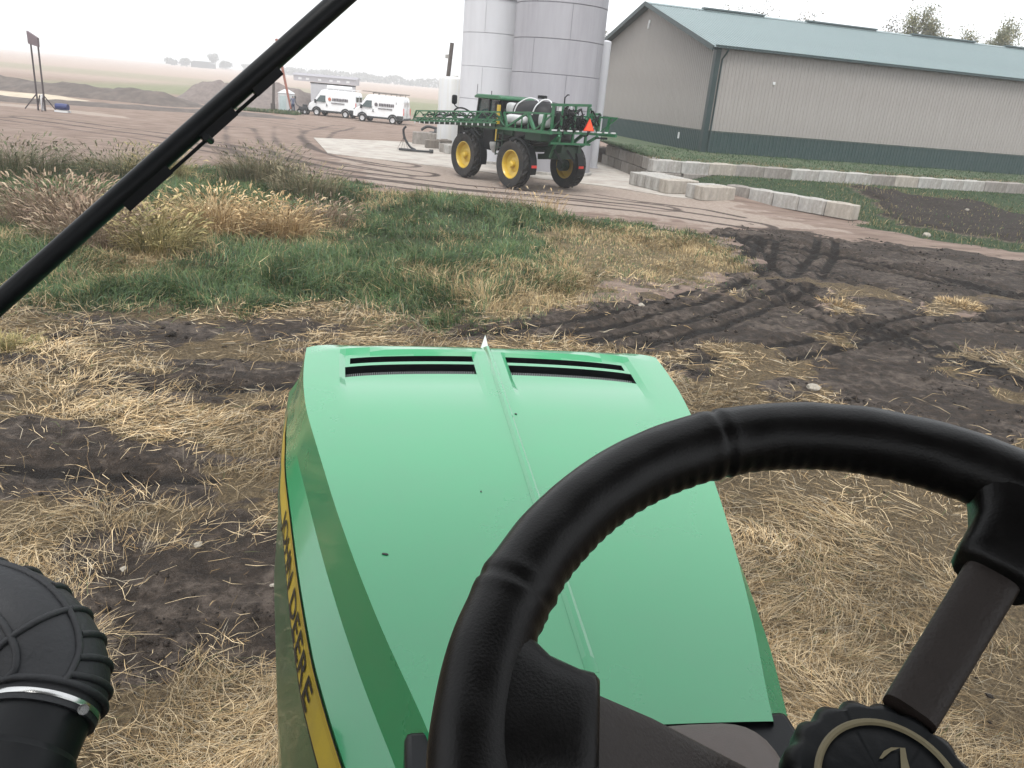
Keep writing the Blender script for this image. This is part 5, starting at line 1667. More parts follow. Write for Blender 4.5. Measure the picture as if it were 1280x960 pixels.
for i, (x, y, z, a, L, m_, lb) in enumerate(((-6.3, 50.2, 0.03, 0.3, 1.0, 3, 'dark half block at the left of the rubble by the small tank'), (-5.15, 48.0, 0.03, 1.1, 0.9, 1, 'grey rubble block just behind the sprayer front wheel'), (-5.3, 48.9, 0.03, 0.2, 0.9, 0, 'pale rubble block leaning at the foot of the small white tank'), (-4.85, 47.2, 0.03, 0.7, 0.7, 0, 'smallest pale rubble block nearest the sprayer front wheel'), (-5.4, 48.5, 0.55, 0.5, 0.8, 3, 'dark slab lying on top of the rubble blocks'))):
    o = put_block(block_mesh('rubble_block', L, 0.55, 0.5 if z < 0.1 else 0.16, 50 + i), x, y, z, a, M_BLK[m_])
    o.name = 'rubble_block'
    tag(o, lb, 'concrete block', 'rubble blocks by the small tank')
pu = thing('transfer_pump', 'dark pump with crooked pipe beside the small white tank', 'pump', (-6.75, 54.2, 0.0))
MB().box((0, 0, 0.5), (0.7, 0.5, 0.6)).lathe([(0.25, -0.3), (0.28, 0), (0.25, 0.3)], 14, (0.3, 0, 0.75), axis='x').build('motor', M_VCLAD, pu, bevel=0.04)
MB().tube(crom([Vector((-0.9, 0, 0.85)), Vector((-0.5, 0, 1.1)), Vector((0, 0, 1.05)), Vector((0.5, 0.1, 1.0))], 5), 0.09, 8).build('pump_pipe', M_VCLAD, pu)

# ------------------------------------------------------------------ overhead filling frame at the far left
M_FRM = mat('rusty_frame', (0.055, 0.042, 0.045), 0.75, 0.25, 4)
gt = thing('filling_frame', 'tall narrow rusty frame with braced feet at the far left', 'frame', (-33.0, 53.2, 0))
gt.scale = (0.78, 1, 1.0)
gt.rotation_euler = (0, 0.06, 0)
for x in (-0.3, 0.3):
    MB().bar((x - 0.05, 0, 0), (x - 0.28, 0, 4.4), 0.09, 0.09).build('upright', M_FRM, gt)
MB().prism([(-0.72, 4.1), (0.10, 3.98), (0.10, 4.52), (-0.78, 4.86)], -0.1, 0.1).build('head_plate', mat('frame_plate', (0.13, 0.10, 0.11), 0.7, 0.2, 4), gt)
for (a, b) in (((-0.4, 0, 1.05), (-1.25, -0.3, 0.02)), ((-0.15, 0, 0.95), (-0.9, 0.6, 0.02)), ((0.2, 0, 1.0), (0.9, 0.5, 0.02)), ((0.1, 0, 0.9), (0.5, -0.7, 0.02))):
    MB().bar(a, b, 0.07, 0.07).build('brace', M_FRM, gt)
MB().box((0.05, 0, 0.55), (0.18, 0.16, 1.0)).build('white_valve', M_WPL, gt)
bl_ = thing('blue_tank', 'small blue tank on skids at the foot of the tall rusty frame', 'tank', (-31.75, 53.4, 0))
MB().lathe([(0.004, -0.4), (0.2, -0.4), (0.22, 0), (0.2, 0.4), (0.004, 0.4)], 16, (0, 0, 0.36), axis='x').build('shell', mat('blue_paint', (0.015, 0.025, 0.11), 0.4, 0.1, 4), bl_)
MB().box((0, -0.15, 0.07), (0.9, 0.08, 0.12)).box((0, 0.15, 0.07), (0.9, 0.08, 0.12)).build('skid', M_WPL, bl_)

# ------------------------------------------------------------------ earth banks, gravel heap
def heap(name, pts, wd, h_, mt, seed, kind='structure', steps=60, across=16):
    V = []; F = []
    P = crom([Vector((p[0], p[1], 0)) for p in pts], max(2, steps // (len(pts) - 1)))
    n_ = len(P)
    for i, p in enumerate(P):
        d = (P[min(i + 1, n_ - 1)] - P[max(0, i - 1)]).normalized(); nn = Vector((-d.y, d.x, 0))
        t = i / (n_ - 1)
        e = min(1, t / 0.18, (1 - t) / 0.18); e = e * e * (3 - 2 * e)
        for j in range(across + 1):
            q = -1 + 2 * j / across
            prof = max(0, 1 - abs(q) ** 1.6)
            x, y = p.x + nn.x * q * wd, p.y + nn.y * q * wd
            z = h_ * e * prof * (0.85 + 0.3 * mnoise.noise((x * .25, y * .25, seed))) + 0.18 * h_ * e * mnoise.noise((x * 1.1, y * 1.1, seed + 5)) * prof - 0.05
            V.append((x, y, z))
    for i in range(n_ - 1):
        for j in range(across):
            a = i * (across + 1) + j
            F.append((a, a + 1, a + across + 2, a + across + 1))
    me = bpy.data.meshes.new(name); me.from_pydata(V, [], F); me.shade_smooth()
    o = bpy.data.objects.new(name, me); COL.objects.link(o); me.materials.append(mt)
    if kind: o['kind'] = kind
    return o
M_BANK = mat('bank_earth', (0.085, 0.07, 0.062), 0.95, 0.3, 1.2, 0.6, 8, dirt=(0.16, 0.13, 0.11), dirt_amt=0.6, dirt_scale=0.6)
heap('earth_bank', [(-75, 86), (-58, 80), (-46, 77), (-38, 76), (-31, 74)], 3.2, 1.25, M_BANK, 2)
heap('earth_bank', [(-40, 62), (-34, 64), (-28, 67), (-20, 70)], 1.8, 0.38, M_BANK, 7)
heap('earth_bank', [(-60, 62), (-48, 61), (-40, 60.5), (-36, 61)], 1.6, 0.45, M_BANK, 9)
heap('sand_bank', [(-70, 72), (-58, 69), (-46, 68.5), (-38, 68)], 2.5, 0.35, mat('sand', (0.40, 0.34, 0.26), 0.95, 0.15, 1, 0.3, 9), 12)
gp = heap('gravel_pile', [(-38.5, 86), (-34, 86.5), (-31, 87), (-27, 87), (-23.5, 86.5)], 5.0, 2.9, mat('gravel_grey', (0.15, 0.125, 0.115), 0.95, 0.25, 2.5, 0.6, 10), 4, kind=None)
tag(gp, 'large grey brown gravel heap beyond the wiper arm', 'gravel pile')

# ------------------------------------------------------------------ blades
def blades(name, base, yaw, tilt, bend, L, wd, col, material, seg_split=0.5, tipcol=None, twist=None):
    N = len(L)
    d0 = np.stack([np.sin(tilt) * np.cos(yaw), np.sin(tilt) * np.sin(yaw), np.cos(tilt)], -1)
    t1 = tilt + bend
    y2 = yaw + RNG.normal(0, 0.45, N)
    d1 = np.stack([np.sin(t1) * np.cos(y2), np.sin(t1) * np.sin(y2), np.cos(t1)], -1)
    p1 = base + d0 * (L * seg_split)[:, None]
    p2 = p1 + d1 * (L * (1 - seg_split))[:, None]
    tw = RNG.uniform(-0.9, 0.9, N) if twist is None else twist
    side = np.stack([-np.sin(yaw), np.cos(yaw), np.zeros(N)], -1) * np.cos(tw)[:, None] + np.stack([np.zeros(N), np.zeros(N), np.ones(N)], -1) * np.sin(tw)[:, None]
    hw = side * (wd / 2)[:, None]
    V = np.stack([base - hw * 0.8, base + hw * 0.8, p1 - hw, p1 + hw, p2], 1).reshape(-1, 3)
    k = np.arange(N)[:, None, None] * 5
    F = (k + np.array([[0, 1, 3], [0, 3, 2], [2, 3, 4]])[None]).reshape(-1, 3)
    me = bpy.data.meshes.new(name)
    np_mesh(me, V, F)
    tc = col if tipcol is None else tipcol
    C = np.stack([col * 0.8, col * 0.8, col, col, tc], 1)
    C = np.concatenate([C, np.ones((N, 5, 1))], -1).reshape(-1, 4)
    put_attr(me, 'Col', C)
    me.shade_smooth()
    o = bpy.data.objects.new(name, me); COL.objects.link(o)
    me.materials.append(material)
    return o
def pick(pal, w_, N):
    pal = np.array(pal); w_ = np.array(w_) / sum(w_)
    c = pal[RNG.choice(len(pal), N, p=w_)]
    return c * RNG.uniform(0.75, 1.25, (N, 1))
def at_ground(x, y, chunk=True):
    return height(x, y)
M_STR = attr_mat('dry_straw', 0.7, 0.25, 2.0, 0.2, transl=0.15)
M_GRS = attr_mat('grass_blades', 0.65, 0.25, 1.5, 0.25, transl=0.25)

# matted dead grass round the tractor
def straw():
    N = 520000
    Y = np.exp(RNG.uniform(math.log(2.7), math.log(17.5), N)); X = RNG.uniform(-1.0, 1.12, N) * Y
    M = masks(X, Y)
    patch = fbm(X * 0.9, Y * 0.9, 33, 4, 0.6)
    dens = np.clip(M['straw'], 0, 1) * (0.16 + 1.0 * sstep(0.40, 0.60, patch)) + M['dry'] * 0.35 + M['mud'] * 0.010
    keep = RNG.uniform(0, 1, N) < dens * 0.52
    keep &= ~((np.abs(X - 0.05) < 0.42) & (Y < 2.6))
    X, Y = X[keep], Y[keep]
    n = len(X)
    z = at_ground(X, Y)
    sw = fbm(X * 0.55, Y * 0.55, 44, 3) * 4 * PI
    yaw = np.where(RNG.uniform(0, 1, n) < 0.62, sw + RNG.normal(0, 0.5, n), RNG.uniform(0, 2 * PI, n))
    clump = fbm(X * 1.6, Y * 1.6, 55, 3)
    up_ = RNG.uniform(0, 1, n) < 0.06 + 0.25 * sstep(0.55, 0.7, clump)
    tilt = np.where(up_, RNG.uniform(0.3, 1.1, n), RNG.uniform(1.30, 1.60, n))
    bend = RNG.uniform(-0.1, 0.35, n) * np.where(up_, 2.0, 0.6)
    L = RNG.gamma(4.0, 0.05, n).clip(0.05, 0.42) * (0.8 + 0.02 * Y)
    wd = np.maximum(0.0033, 0.00072 * Y) * RNG.uniform(0.5, 1.35, n)
    col = pick([(0.58, 0.46, 0.29), (0.47, 0.345, 0.19), (0.30, 0.20, 0.095), (0.15, 0.10, 0.055), (0.40, 0.35, 0.26), (0.10, 0.12, 0.05)], [5, 4, 2, 1.2, 1.8, 0.35], n)
    tone = 0.58 + 0.55 * sstep(0.3, 0.7, fbm(X * .8, Y * .8, 66, 3))
    col = col * tone[:, None]
    base = np.stack([X, Y, z + RNG.uniform(0.002, 0.075, n) * (0.4 + 1.0 * sstep(0.4, 0.7, patch[keep]))], -1)
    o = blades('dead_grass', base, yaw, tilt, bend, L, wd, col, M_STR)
    tag(o, 'matted dead yellow grass and straw on the ground round the tractor', 'dead grass', kind='stuff')
    return n
n_straw = straw()

def green():
    N = 520000
    Y = np.exp(RNG.uniform(math.log(10.3), math.log(33.0), N)); X = RNG.uniform(-1.02, 0.42, N) * Y
    M = masks(X, Y)
    patch = fbm(X * 0.55, Y * 0.55, 81, 4, 0.55)
    dens = M['grass'] * (0.35 + 0.8 * sstep(0.35, 0.6, patch)) * (1 - 0.35 * M['dry']) + M['straw'] * 0.006 * (patch > .6)
    keep = RNG.uniform(0, 1, N) < dens * 0.66
    X, Y = X[keep], Y[keep]; n = len(X); dry = M['dry'][keep]; patch = patch[keep]
    z = at_ground(X, Y)
    tuft = fbm(X * 1.7, Y * 1.7, 91, 3)
    hn = fbm(X * 0.35, Y * 0.35, 95, 3)
    L = (0.20 + 0.30 * sstep(0.35, 0.7, hn) + 0.16 * sstep(0.45, 0.7, tuft)) * RNG.uniform(0.55, 1.25, n) * (1 - 0.45 * dry) * 0.88
    L *= (0.55 + 0.45 * sstep(10.5, 14, Y)) * (0.3 + 0.7 * M['grass'][keep])
    yaw = fbm(X * .5, Y * .5, 97, 3) * 5 * PI + RNG.normal(0, 0.9, n)
    tilt = np.abs(RNG.normal(0.35, 0.28, n)); bend = RNG.uniform(0.2, 1.3, n)
    wd = np.maximum(0.006, 0.00085 * Y) * RNG.uniform(0.6, 1.35, n)
    g = pick([(0.050, 0.095, 0.036), (0.075, 0.13, 0.050), (0.045, 0.080, 0.038), (0.125, 0.15, 0.065), (0.09, 0.145, 0.085)], [3, 3, 2, 2, 1.2], n)
    t = pick([(0.36, 0.27, 0.14), (0.26, 0.19, 0.10), (0.45, 0.36, 0.21), (0.17, 0.13, 0.075)], [3, 2, 2, 1], n)
    ol = fbm(X * 0.42, Y * 0.42, 101, 4, 0.6)
    mixp = np.clip(0.05 + 0.9 * sstep(0.54, 0.70, ol) * 0.55 + 0.62 * dry + 0.25 * (1 - M['grass'][keep]), 0, 0.95)
    isd = RNG.uniform(0, 1, n) < mixp
    col = np.where(isd[:, None], t, g)
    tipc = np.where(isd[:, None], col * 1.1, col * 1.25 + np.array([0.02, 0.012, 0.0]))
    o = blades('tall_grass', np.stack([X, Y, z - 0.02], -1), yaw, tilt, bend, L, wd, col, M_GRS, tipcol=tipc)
    tag(o, 'tall rank green and olive grass between yard and tractor', 'grass', kind='stuff')
    return n
n_green = green()

def lawn_blades():
    N = 150000
    X = RNG.uniform(5.5, 34, N); Y = RNG.uniform(25.5, 47, N)
    M = masks(X, Y)
    yw = np.interp(X, [p[0] for p in WALLF], [p[1] for p in WALLF])
    keep = (RNG.uniform(0, 1, N) < (M['lawn'] * 0.5 + 0.04 * M['spoil'])) & (Y < yw - 0.1)
    X, Y = X[keep], Y[keep]; n = len(X); spo = M['spoil'][keep]
    z = at_ground(X, Y)
    edge = sstep(3.0, 0.5, np.abs(poly_sd(X, Y, SPOIL)))
    L = RNG.uniform(0.05, 0.14, n) * (1 + 1.6 * edge * (RNG.uniform(0, 1, n) < 0.3))
    col = np.where((RNG.uniform(0, 1, n) < 0.1 + 0.3 * edge + 0.4 * (spo > .5))[:, None], pick([(0.30, 0.24, 0.13), (0.2, 0.18, 0.09)], [1, 1], n), pick([(0.05, 0.095, 0.04), (0.07, 0.115, 0.05), (0.045, 0.075, 0.04)], [2, 2, 1], n))
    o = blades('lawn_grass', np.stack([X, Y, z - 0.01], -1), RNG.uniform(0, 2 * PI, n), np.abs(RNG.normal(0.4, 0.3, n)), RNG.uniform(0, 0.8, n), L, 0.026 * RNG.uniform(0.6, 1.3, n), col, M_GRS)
    tag(o, 'short mown green grass below the block wall', 'grass', kind='stuff')
    # verge along the top of the wall and at the shed foot
    n = 16000
    X = RNG.uniform(4.8, 44, n); y0 = np.where(X < 6.1, np.interp(X, [4.75, 6.1], [50.0, 40.1]), np.interp(X, [p[0] for p in WALLF], [p[1] for p in WALLF]) + 0.5)
    d = RNG.uniform(0.1, 1.0, n) ** 2 * 6
    z = 1.17 + 0.26 * np.minimum(1, d / 3.5)
    col = np.where((RNG.uniform(0, 1, n) < sstep(1.2, 0.2, d) * 0.6)[:, None], pick([(0.24, 0.19, 0.11), (0.14, 0.11, 0.06)], [1, 1], n), pick([(0.05, 0.09, 0.04), (0.06, 0.1, 0.045)], [1, 1], n))
    o = blades('terrace_grass', np.stack([X - 0.28 * d, y0 + d, z - 0.02], -1), RNG.uniform(0, 2 * PI, n), np.abs(RNG.normal(0.5, 0.3, n)), RNG.uniform(0, 0.8, n), RNG.uniform(0.06, 0.2, n), 0.03 * RNG.uniform(0.6, 1.3, n), col, M_GRS)
    tag(o, 'short grass on the terrace between block wall and shed', 'grass', kind='stuff')
lawn_blades()

# weeds at the hut and along the yard edge
def weeds():
    n = 5000
    X = RNG.uniform(-28.5, -22.6, n); Y = RNG.uniform(75.6, 79.0, n) 
    k = fbm(X * .6, Y * .6, 120, 3) > 0.45
    X, Y = X[k], Y[k]; n = len(X)
    o = blades('weed_patch', np.stack([X, Y, np.zeros(n)], -1), RNG.uniform(0, 6.28, n), np.abs(RNG.normal(0.4, 0.3, n)), RNG.uniform(0, .8, n), RNG.uniform(0.1, 0.45, n), 0.05 * RNG.uniform(.6, 1.3, n), pick([(0.06, 0.11, 0.05), (0.10, 0.13, 0.06), (0.25, 0.2, 0.12)], [3, 2, 1], n), M_GRS)
    tag(o, 'low green weeds round the white hut and post', 'weeds', kind='stuff')
weeds()

# clumps that stand out of the grass
def clump(label, x, y, rad, h_, n, pal, wts, spread=0.75, name='grass_clump', heads=0.25, group=None):
    a = RNG.uniform(0, 2 * PI, n); r_ = np.sqrt(RNG.uniform(0, 1, n)) * rad
    X = r_ * np.cos(a); Y = r_ * np.sin(a)
    yaw = a + RNG.normal(0, 0.6, n)
    tilt = np.clip(0.1 + spread * (r_ / rad) * 0.6 + RNG.normal(0, 0.15, n), 0, 1.3)
    L = h_ * RNG.uniform(0.6, 1.15, n)
    col = pick(pal, wts, n)
    z0 = gh(x, y)
    t = thing(name, label, 'grass clump', (x, y, z0 - 0.02), 0, group)
    o = blades('stems', np.stack([X, Y, np.zeros(n)], -1), yaw, tilt, RNG.uniform(0.3, 1.2, n), L, np.full(n, 0.013) * RNG.uniform(.6, 1.4, n), col, M_STR)
    o.parent = t; o['kind'] = 'stuff'
    m_ = int(n * heads)
    if m_:
        i = RNG.choice(n, m_, replace=False)
        d0 = np.stack([np.sin(tilt[i]) * np.cos(yaw[i]), np.sin(tilt[i]) * np.sin(yaw[i]), np.cos(tilt[i])], -1)
        P = np.stack([X[i], Y[i], np.zeros(m_)], -1) + d0 * (L[i] * 0.9)[:, None]
        o = blades('seed_heads', P, yaw[i], tilt[i] + 0.5, RNG.uniform(0.3, 0.9, m_), np.full(m_, 0.2) * RNG.uniform(.6, 1.3, m_), np.full(m_, 0.035), col[i] * 1.15, M_STR)
        o.parent = t; o['kind'] = 'stuff'
GOLD = [(0.44, 0.32, 0.17), (0.34, 0.235, 0.12), (0.52, 0.41, 0.25), (0.22, 0.145, 0.07)]
OLIV = [(0.30, 0.25, 0.11), (0.20, 0.18, 0.08), (0.42, 0.34, 0.17), (0.12, 0.12, 0.05)]
BRWN = [(0.26, 0.19, 0.13), (0.18, 0.125, 0.09), (0.34, 0.27, 0.19), (0.12, 0.09, 0.06)]
DARK = [(0.10, 0.11, 0.06), (0.15, 0.13, 0.08), (0.07, 0.08, 0.04), (0.22, 0.18, 0.11)]
W4 = [3, 3, 2, 1]
clump('bright golden arching grass clump, largest in the green strip', -7.2, 17.8, 0.85, 1.2, 1300, GOLD, W4, 1.0)
clump('golden grass clump just right of the largest one', -5.9, 18.3, 0.7, 1.0, 900, GOLD, [3, 3, 1, 2], 0.9)
clump('olive yellow grass clump in front of the golden ones', -7.6, 15.6, 0.7, 0.85, 800, OLIV, W4, 0.7)
clump('olive grass clump right behind the wiper arm', -8.3, 17.0, 0.7, 0.95, 650, OLIV, W4, 0.7)
clump('pinkish brown feathery weed clump left of the wiper arm', -10.6, 17.2, 1.2, 1.15, 1300, BRWN, W4, 0.6, heads=0.5)
clump('brown feathery weed clump at the wiper arm, nearest the tractor', -9.0, 15.6, 0.9, 0.95, 900, BRWN, W4, 0.6, heads=0.5)
clump('dark weed clump at the left edge of the yard', -15.8, 23.6, 1.5, 1.3, 1300, DARK, W4, 0.5)
clump('second dark weed clump along the yard edge', -13.2, 25.0, 1.4, 1.15, 1100, DARK, W4, 0.5)
clump('tan reed clump at the yard edge left of the wiper', -12.0, 25.2, 0.8, 1.25, 600, OLIV, W4, 0.5)
clump('tall dark brown weed clump in the middle of the yard edge', -9.3, 27.0, 1.3, 1.35, 1200, DARK, [2, 3, 1, 3], 0.5)
clump('brown weed clump on the slope right of the golden grass', -5.6, 20.6, 0.9, 0.7, 550, BRWN, W4, 0.6)
clump('grey brown weed clump at the end of the yard edge', -7.2, 25.0, 1.1, 1.0, 800, DARK, [1, 3, 1, 3], 0.5)
clump('straw coloured grass clump at the left mud edge', -6.9, 9.6, 0.4, 0.28, 350, OLIV, W4, 1.2, heads=0)
clump('pale dry tuft on the muddy ground ahead', 10.3, 17.6, 0.5, 0.22, 400, GOLD, W4, 1.3, heads=0)
clump('short dry tuft in the middle of the churned mud', 7.0, 16.5, 0.45, 0.2, 350, GOLD, W4, 1.3, heads=0)
clump('thin tan stalks standing at the front edge of the yard', 0.5, 26.2, 0.8, 0.85, 160, GOLD, W4, 0.4)
clump('brown stalk clump beside the thin tan stalks', -0.9, 26.0, 0.6, 0.75, 140, BRWN, W4, 0.4)

# clods in the mud
def clods():
    N = 150000
    Y = np.exp(RNG.uniform(math.log(3.6), math.log(28.0), N)); X = RNG.uniform(-1.0, 0.95, N) * Y
    M = masks(X, Y)
    pt = fbm(X * 1.3, Y * 1.3, 130, 3)
    keep = RNG.uniform(0, 1, N) < M['mud'] * sstep(0.38, 0.68, pt) * 0.5
    X, Y = X[keep], Y[keep]; n = len(X)
    z = at_ground(X, Y)
    r_ = RNG.gamma(1.1, 0.0075, n) * (0.55 + 0.055 * Y)
    r_ = np.clip(r_, 0.003, 0.07)
    octa = np.array([(1, 0, 0), (0, 1, 0), (-1, 0, 0), (0, -1, 0), (0, 0, 0.8), (0, 0, -0.6)], float)
    V = octa[None] * r_[:, None, None] * RNG.uniform(0.35, 1.5, (n, 6, 1)) 
    a = RNG.uniform(0, 6.28, n); ca, sa = np.cos(a), np.sin(a)
    Vx = V[..., 0] * ca[:, None] - V[..., 1] * sa[:, None]; Vy = V[..., 0] * sa[:, None] + V[..., 1] * ca[:, None]
    V = np.stack([Vx + X[:, None], Vy + Y[:, None], V[..., 2] + z[:, None] + r_[:, None] * 0.25], -1).reshape(-1, 3)
    F = np.array([(0, 1, 4), (1, 2, 4), (2, 3, 4), (3, 0, 4), (1, 0, 5), (2, 1, 5), (3, 2, 5), (0, 3, 5)])
    F = (np.arange(n)[:, None, None] * 6 + F[None]).reshape(-1, 3)
    me = bpy.data.meshes.new('mud_clods'); np_mesh(me, V, F)
    o = bpy.data.objects.new('mud_clods', me); COL.objects.link(o)
    me.materials.append(mat('clod_mud', (0.020, 0.0155, 0.0125), 0.9, 0.5, 3.0, 0.4, 30, spec=0.3))
    tag(o, 'loose dark clods lying on the churned mud', 'clods', kind='stuff')
clods()

# stones
M_STN = mat('pale_stone', (0.27, 0.245, 0.205), 0.85, 0.2, 12, 0.4, 40)
def stone(label, x, y, r_, seed):
    bm = bmesh.new(); bmesh.ops.create_icosphere(bm, subdivisions=2, radius=1)
    for v in bm.verts:
        v.co *= 1 + 0.4 * mnoise.noise(v.co * 1.3 + Vector((seed, 0, 0))) + 0.22 * mnoise.noise(v.co * 3.4 + Vector((seed, 5, 0)))
        v.co = Vector((v.co.x * r_ * 1.25, v.co.y * r_, v.co.z * r_ * 0.75))
    me = bpy.data.meshes.new('stone'); bm.to_mesh(me); bm.free()
    o = bpy.data.objects.new('stone', me); COL.objects.link(o); me.materials.append(M_STN)
    o.location = (x, y, gh(x, y) + r_ * 0.3); o.rotation_euler = (0, 0, seed)
    tag(o, label, 'stone')
stone('pale fist sized stone on dark soil left of the hood', -2.52, 5.42, 0.03, 1)
stone('small yellowish stone on the dark soil nearest the intake elbow', -2.95, 5.02, 0.026, 2)
stone('grey white rock in the mud above the steering wheel', 4.5, 10.75, 0.085, 3)
stone('pale boulder at the edge of the dug up strip on the lawn', 14.95, 29.0, 0.15, 4)
stone('small white stone on the dug up strip near the wall', 20.4, 36.6, 0.08, 5)
stone('white stone at the grass corner beside the churned mud', 2.45, 14.9, 0.06, 6)
stone('tiny white stone in the dark patch beside the hood', -1.75, 5.0, 0.018, 7)

# ------------------------------------------------------------------ trees behind the shed
M_BARK = mat('bark', (0.07, 0.06, 0.052), 0.9, 0.3, 3)
M_LEAF = attr_mat('tree_leaves', 0.6, 0.2, 0.6, 0.3, transl=0.3)
def tree(label, x, y, z, H_, crown_r, crown_lo, nleaf, pal, seed, group=None, lsz=0.22, name='tree', lean=0.15):
    rl = random.Random(seed)
    t = thing(name, label, 'tree', (x, y, z), 0, group)
    tr = MB(); tips = []
    def grow(p, d, L, r_, depth):
        pts = [p]; q = p; dd_ = d
        for k in range(3):
            dd_ = (dd_ + Vector((rl.uniform(-.2, .2), rl.uniform(-.2, .2), rl.uniform(-.02, .12)))).normalized()
            q = q + dd_ * (L / 3); pts.append(q)
            if depth >= 2: tips.append(q)
        tr.tube(pts, [r_, r_ * .88, r_ * .76, r_ * .62], 6 if depth < 2 else 4, cap=False)
        if depth >= 4: tips.append(q); return
        for k in range(3 if depth < 3 else 2):
            az = rl.uniform(0, 2 * PI); sp = rl.uniform(0.35, 0.8)
            perp = dd_.orthogonal().normalized(); perp.rotate(Matrix.Rotation(az, 3, dd_).to_quaternion())
            grow(q if k else pts[2], (dd_ * math.cos(sp) + perp * math.sin(sp)).normalized(), L * rl.uniform(0.6, 0.8), r_ * 0.58, depth + 1)
    grow(Vector((0, 0, 0)), Vector((lean, 0, 1)).normalized(), H_ * 0.33, H_ * 0.026, 0)
    # fit the tips to the height
    mz = max(p.z for p in tips); k = H_ / mz
    tr.v = [(v[0] * crown_r / max(abs(q.x) for q in tips), v[1] * crown_r / max(abs(q.y) for q in tips), v[2] * k) for v in tr.v]
    sx = crown_r / max(abs(q.x) for q in tips); sy = crown_r / max(abs(q.y) for q in tips)
    tips = [Vector((q.x * sx, q.y * sy, q.z * k)) for q in tips]
    tr.build('trunk', M_BARK, t)
    T = np.array([tuple(q) for q in tips if q.z > crown_lo]); n = nleaf
    if n and len(T):
        P = T[RNG.integers(0, len(T), n)] + RNG.normal(0, 0.28 + lsz * 0.4, (n, 3))
        cl = fbm(P[:, 0] * .8 + seed, P[:, 2] * .8 + P[:, 1] * .5, seed, 3)
        col = pick(pal, [3, 2, 2, 1], n) * (0.6 + 0.8 * cl)[:, None]
        o = blades('crown', P, RNG.uniform(0, 6.28, n), RNG.uniform(0.3, 2.4, n), RNG.uniform(-.5, .5, n), lsz * RNG.uniform(.6, 1.4, n), lsz * 0.6 * RNG.uniform(.6, 1.3, n), col, M_LEAF, twist=RNG.uniform(-1.5, 1.5, n))
        o.parent = t
AUT = [(0.16, 0.17, 0.08), (0.20, 0.19, 0.09), (0.13, 0.14, 0.07), (0.26, 0.22, 0.11)]
BARE = [(0.14, 0.13, 0.09), (0.18, 0.15, 0.10), (0.11, 0.10, 0.07), (0.2, 0.18, 0.12)]
tree('olive leafed tree with twin crown showing above the shed roof', 43.2, 95, 0, 16.0, 2.9, 4.0, 9000, AUT, 21, 'trees behind the shed', lean=0.05)
tree('half bare tree left of the twin crowned one', 39.2, 96, 0, 14.8, 2.4, 4.0, 3500, BARE, 23, 'trees behind the shed', lean=0.02)
tree('thin low tree right of the twin crowned one', 46.2, 96, 0, 14.2, 2.4, 4.0, 5000, AUT, 22, 'trees behind the shed', lean=0.06)
tree('rounded olive tree at the right edge above the roof', 52.3, 95, 0, 15.8, 3.6, 4.0, 11000, AUT, 24, 'trees behind the shed', lean=0.03)
tree('bare treetop poking over the ridge near the second vent', 29.8, 95, 0, 15.0, 2.6, 5.0, 1100, BARE, 25, 'trees behind the shed', lean=0.02)
tree('bare treetop poking over the ridge by the first vent', 25.2, 95, 0, 15.3, 2.2, 5.0, 1000, BARE, 26, 'trees behind the shed', lean=0.02)
tree('bare treetop at the left end of the ridge row', 21.4, 96, 0, 15.2, 1.8, 5.0, 800, BARE, 27, 'trees behind the shed', lean=0.0)
tree('thin bare tree in the gap between tank and shed gable', 8.2, 95, 0, 11.0, 2.2, 3.0, 900, BARE, 28, 'trees behind the shed', lean=0.0)

# ------------------------------------------------------------------ far away: farm, long building, tree line
HZ = [(0.12, 0.13, 0.11), (0.14, 0.14, 0.12), (0.11, 0.12, 0.10), (0.15, 0.15, 0.13)]  # leaf colours greyed and lightened to put extra far haze into them
for i, (x, h_, r_, lb) in enumerate(((-131, 9.5, 3.0, 'tallest hazy tree of the far farm at the horizon'), (-143, 5.5, 2.4, 'small hazy tree left of the far farmhouse'), (-149, 4.4, 2.6, 'lowest hazy tree at the left end of the far farm'), (-126.5, 5.6, 2.4, 'small hazy tree right of the far farmhouse'))):
    tree(lb, x * 2.58, 850, -1.5, h_ * 1.55, r_ * 2.2, 1.5, 1100, HZ, 40 + i, 'hazy trees of the far farm', lsz=1.7)
fh_ = thing('far_farmhouse', 'hazy farmhouse between trees on the left horizon', 'building', (-353, 856, -0.8))
fh_.scale = (2.3, 2.0, 1.6)
MB().box((0, 0, 1.6), (9, 6, 3.2)).build('wall', M_GRYB, fh_)
MB().prism([(-4.8, 3.2), (4.8, 3.2), (3.2, 4.6), (-3.2, 4.6)], -3.3, 3.3).build('roof', M_GRYB, fh_)
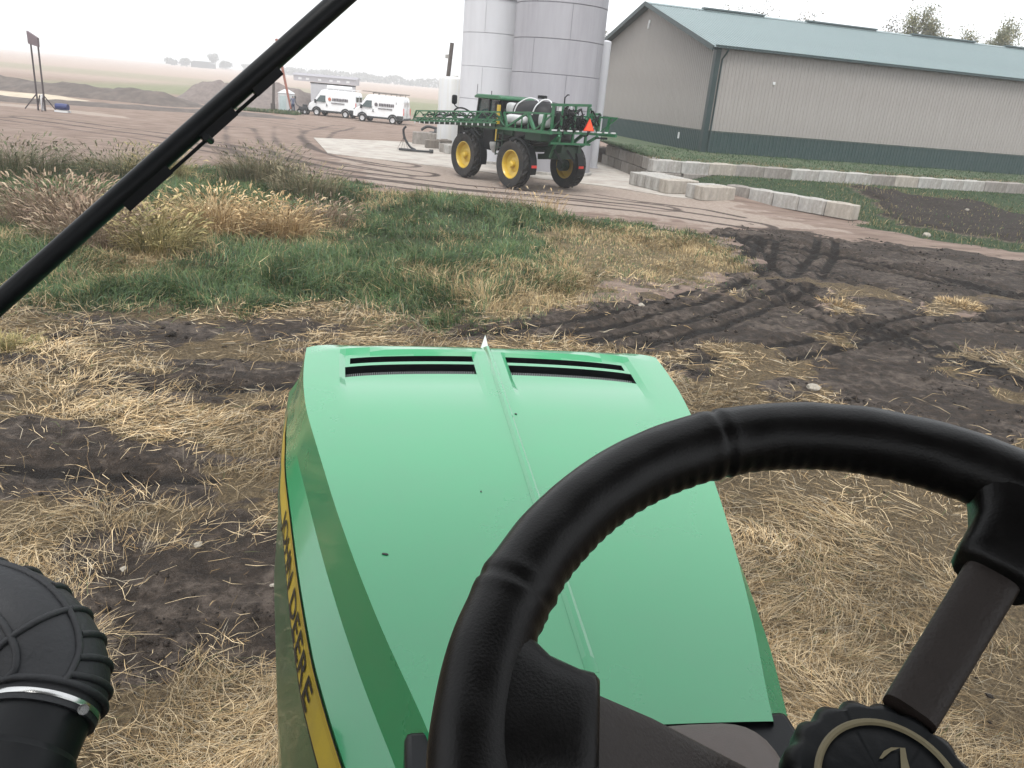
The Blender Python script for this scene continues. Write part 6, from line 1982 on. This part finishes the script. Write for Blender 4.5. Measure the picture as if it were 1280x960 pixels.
lb = thing('far_long_building', 'long low hazy building beyond the vans', 'building', (-109, 420, -0.6), R(3))
lb.scale = (1.65, 1.5, 1.12)
MB().box((0, 0, 1.45), (19, 8, 2.9)).build('wall', mat('far_wall', (0.26, 0.24, 0.27), 0.7, 0.1, 0.5), lb)
MB().prism([(-4.6, 2.9), (4.6, 2.9), (0, 3.9)], -10, 10, axis='x').build('roof', mat('far_roof', (0.2, 0.19, 0.22), 0.7, 0.1, 0.5), lb)
for x in (-7.5, -5.2, -1.5, 2.0, 4.3, 7.2):
    MB().box((x, -4.02, 1.6), (1.0, 0.08, 0.9)).build('window', M_WPL, lb)
def far_trees():
    n = 9000
    X = RNG.uniform(-340, 130, n); Y = 940 + RNG.uniform(-15, 15, n)
    hgt = 3.0 + 9.0 * fbm(X * .06, X * 0 + 3, 200, 4, 0.65)
    Z = hgt * RNG.uniform(0, 1, n) ** 0.8 - 0.5
    col = pick(HZ, [3, 2, 2, 1], n)
    o = blades('far_treeline', np.stack([X, Y, Z], -1), RNG.uniform(0, 6.28, n), RNG.uniform(0.2, 2.2, n), RNG.uniform(-.4, .4, n), 2.8 * RNG.uniform(.5, 1.4, n), 1.9 * RNG.uniform(.5, 1.4, n), col, M_LEAF, twist=RNG.uniform(-1.5, 1.5, n))
    tag(o, 'far line of trees fading into the mist', 'trees', kind='stuff')
far_trees()

# ------------------------------------------------------------------ mist
hz_ = MB(); hz_.box((0, 640, 9.3), (2600, 1700, 21.0))
ho = hz_.build('haze', None, None, smooth=0)
mv = bpy.data.materials.new('mist'); mv.use_nodes = True
n_ = mv.node_tree.nodes; n_.clear()
pv = n_.new('ShaderNodeVolumePrincipled'); out_ = n_.new('ShaderNodeOutputMaterial')
pv.inputs['Color'].default_value = (0.93, 0.94, 0.96, 1)
pv.inputs['Density'].default_value = 0.0010
mv.node_tree.links.new(pv.outputs[0], out_.inputs['Volume'])
ho.data.materials.append(mv)
tag(ho, 'thin pale mist over the whole yard and fields', 'mist', kind='stuff')
print('blades', n_straw, n_green)
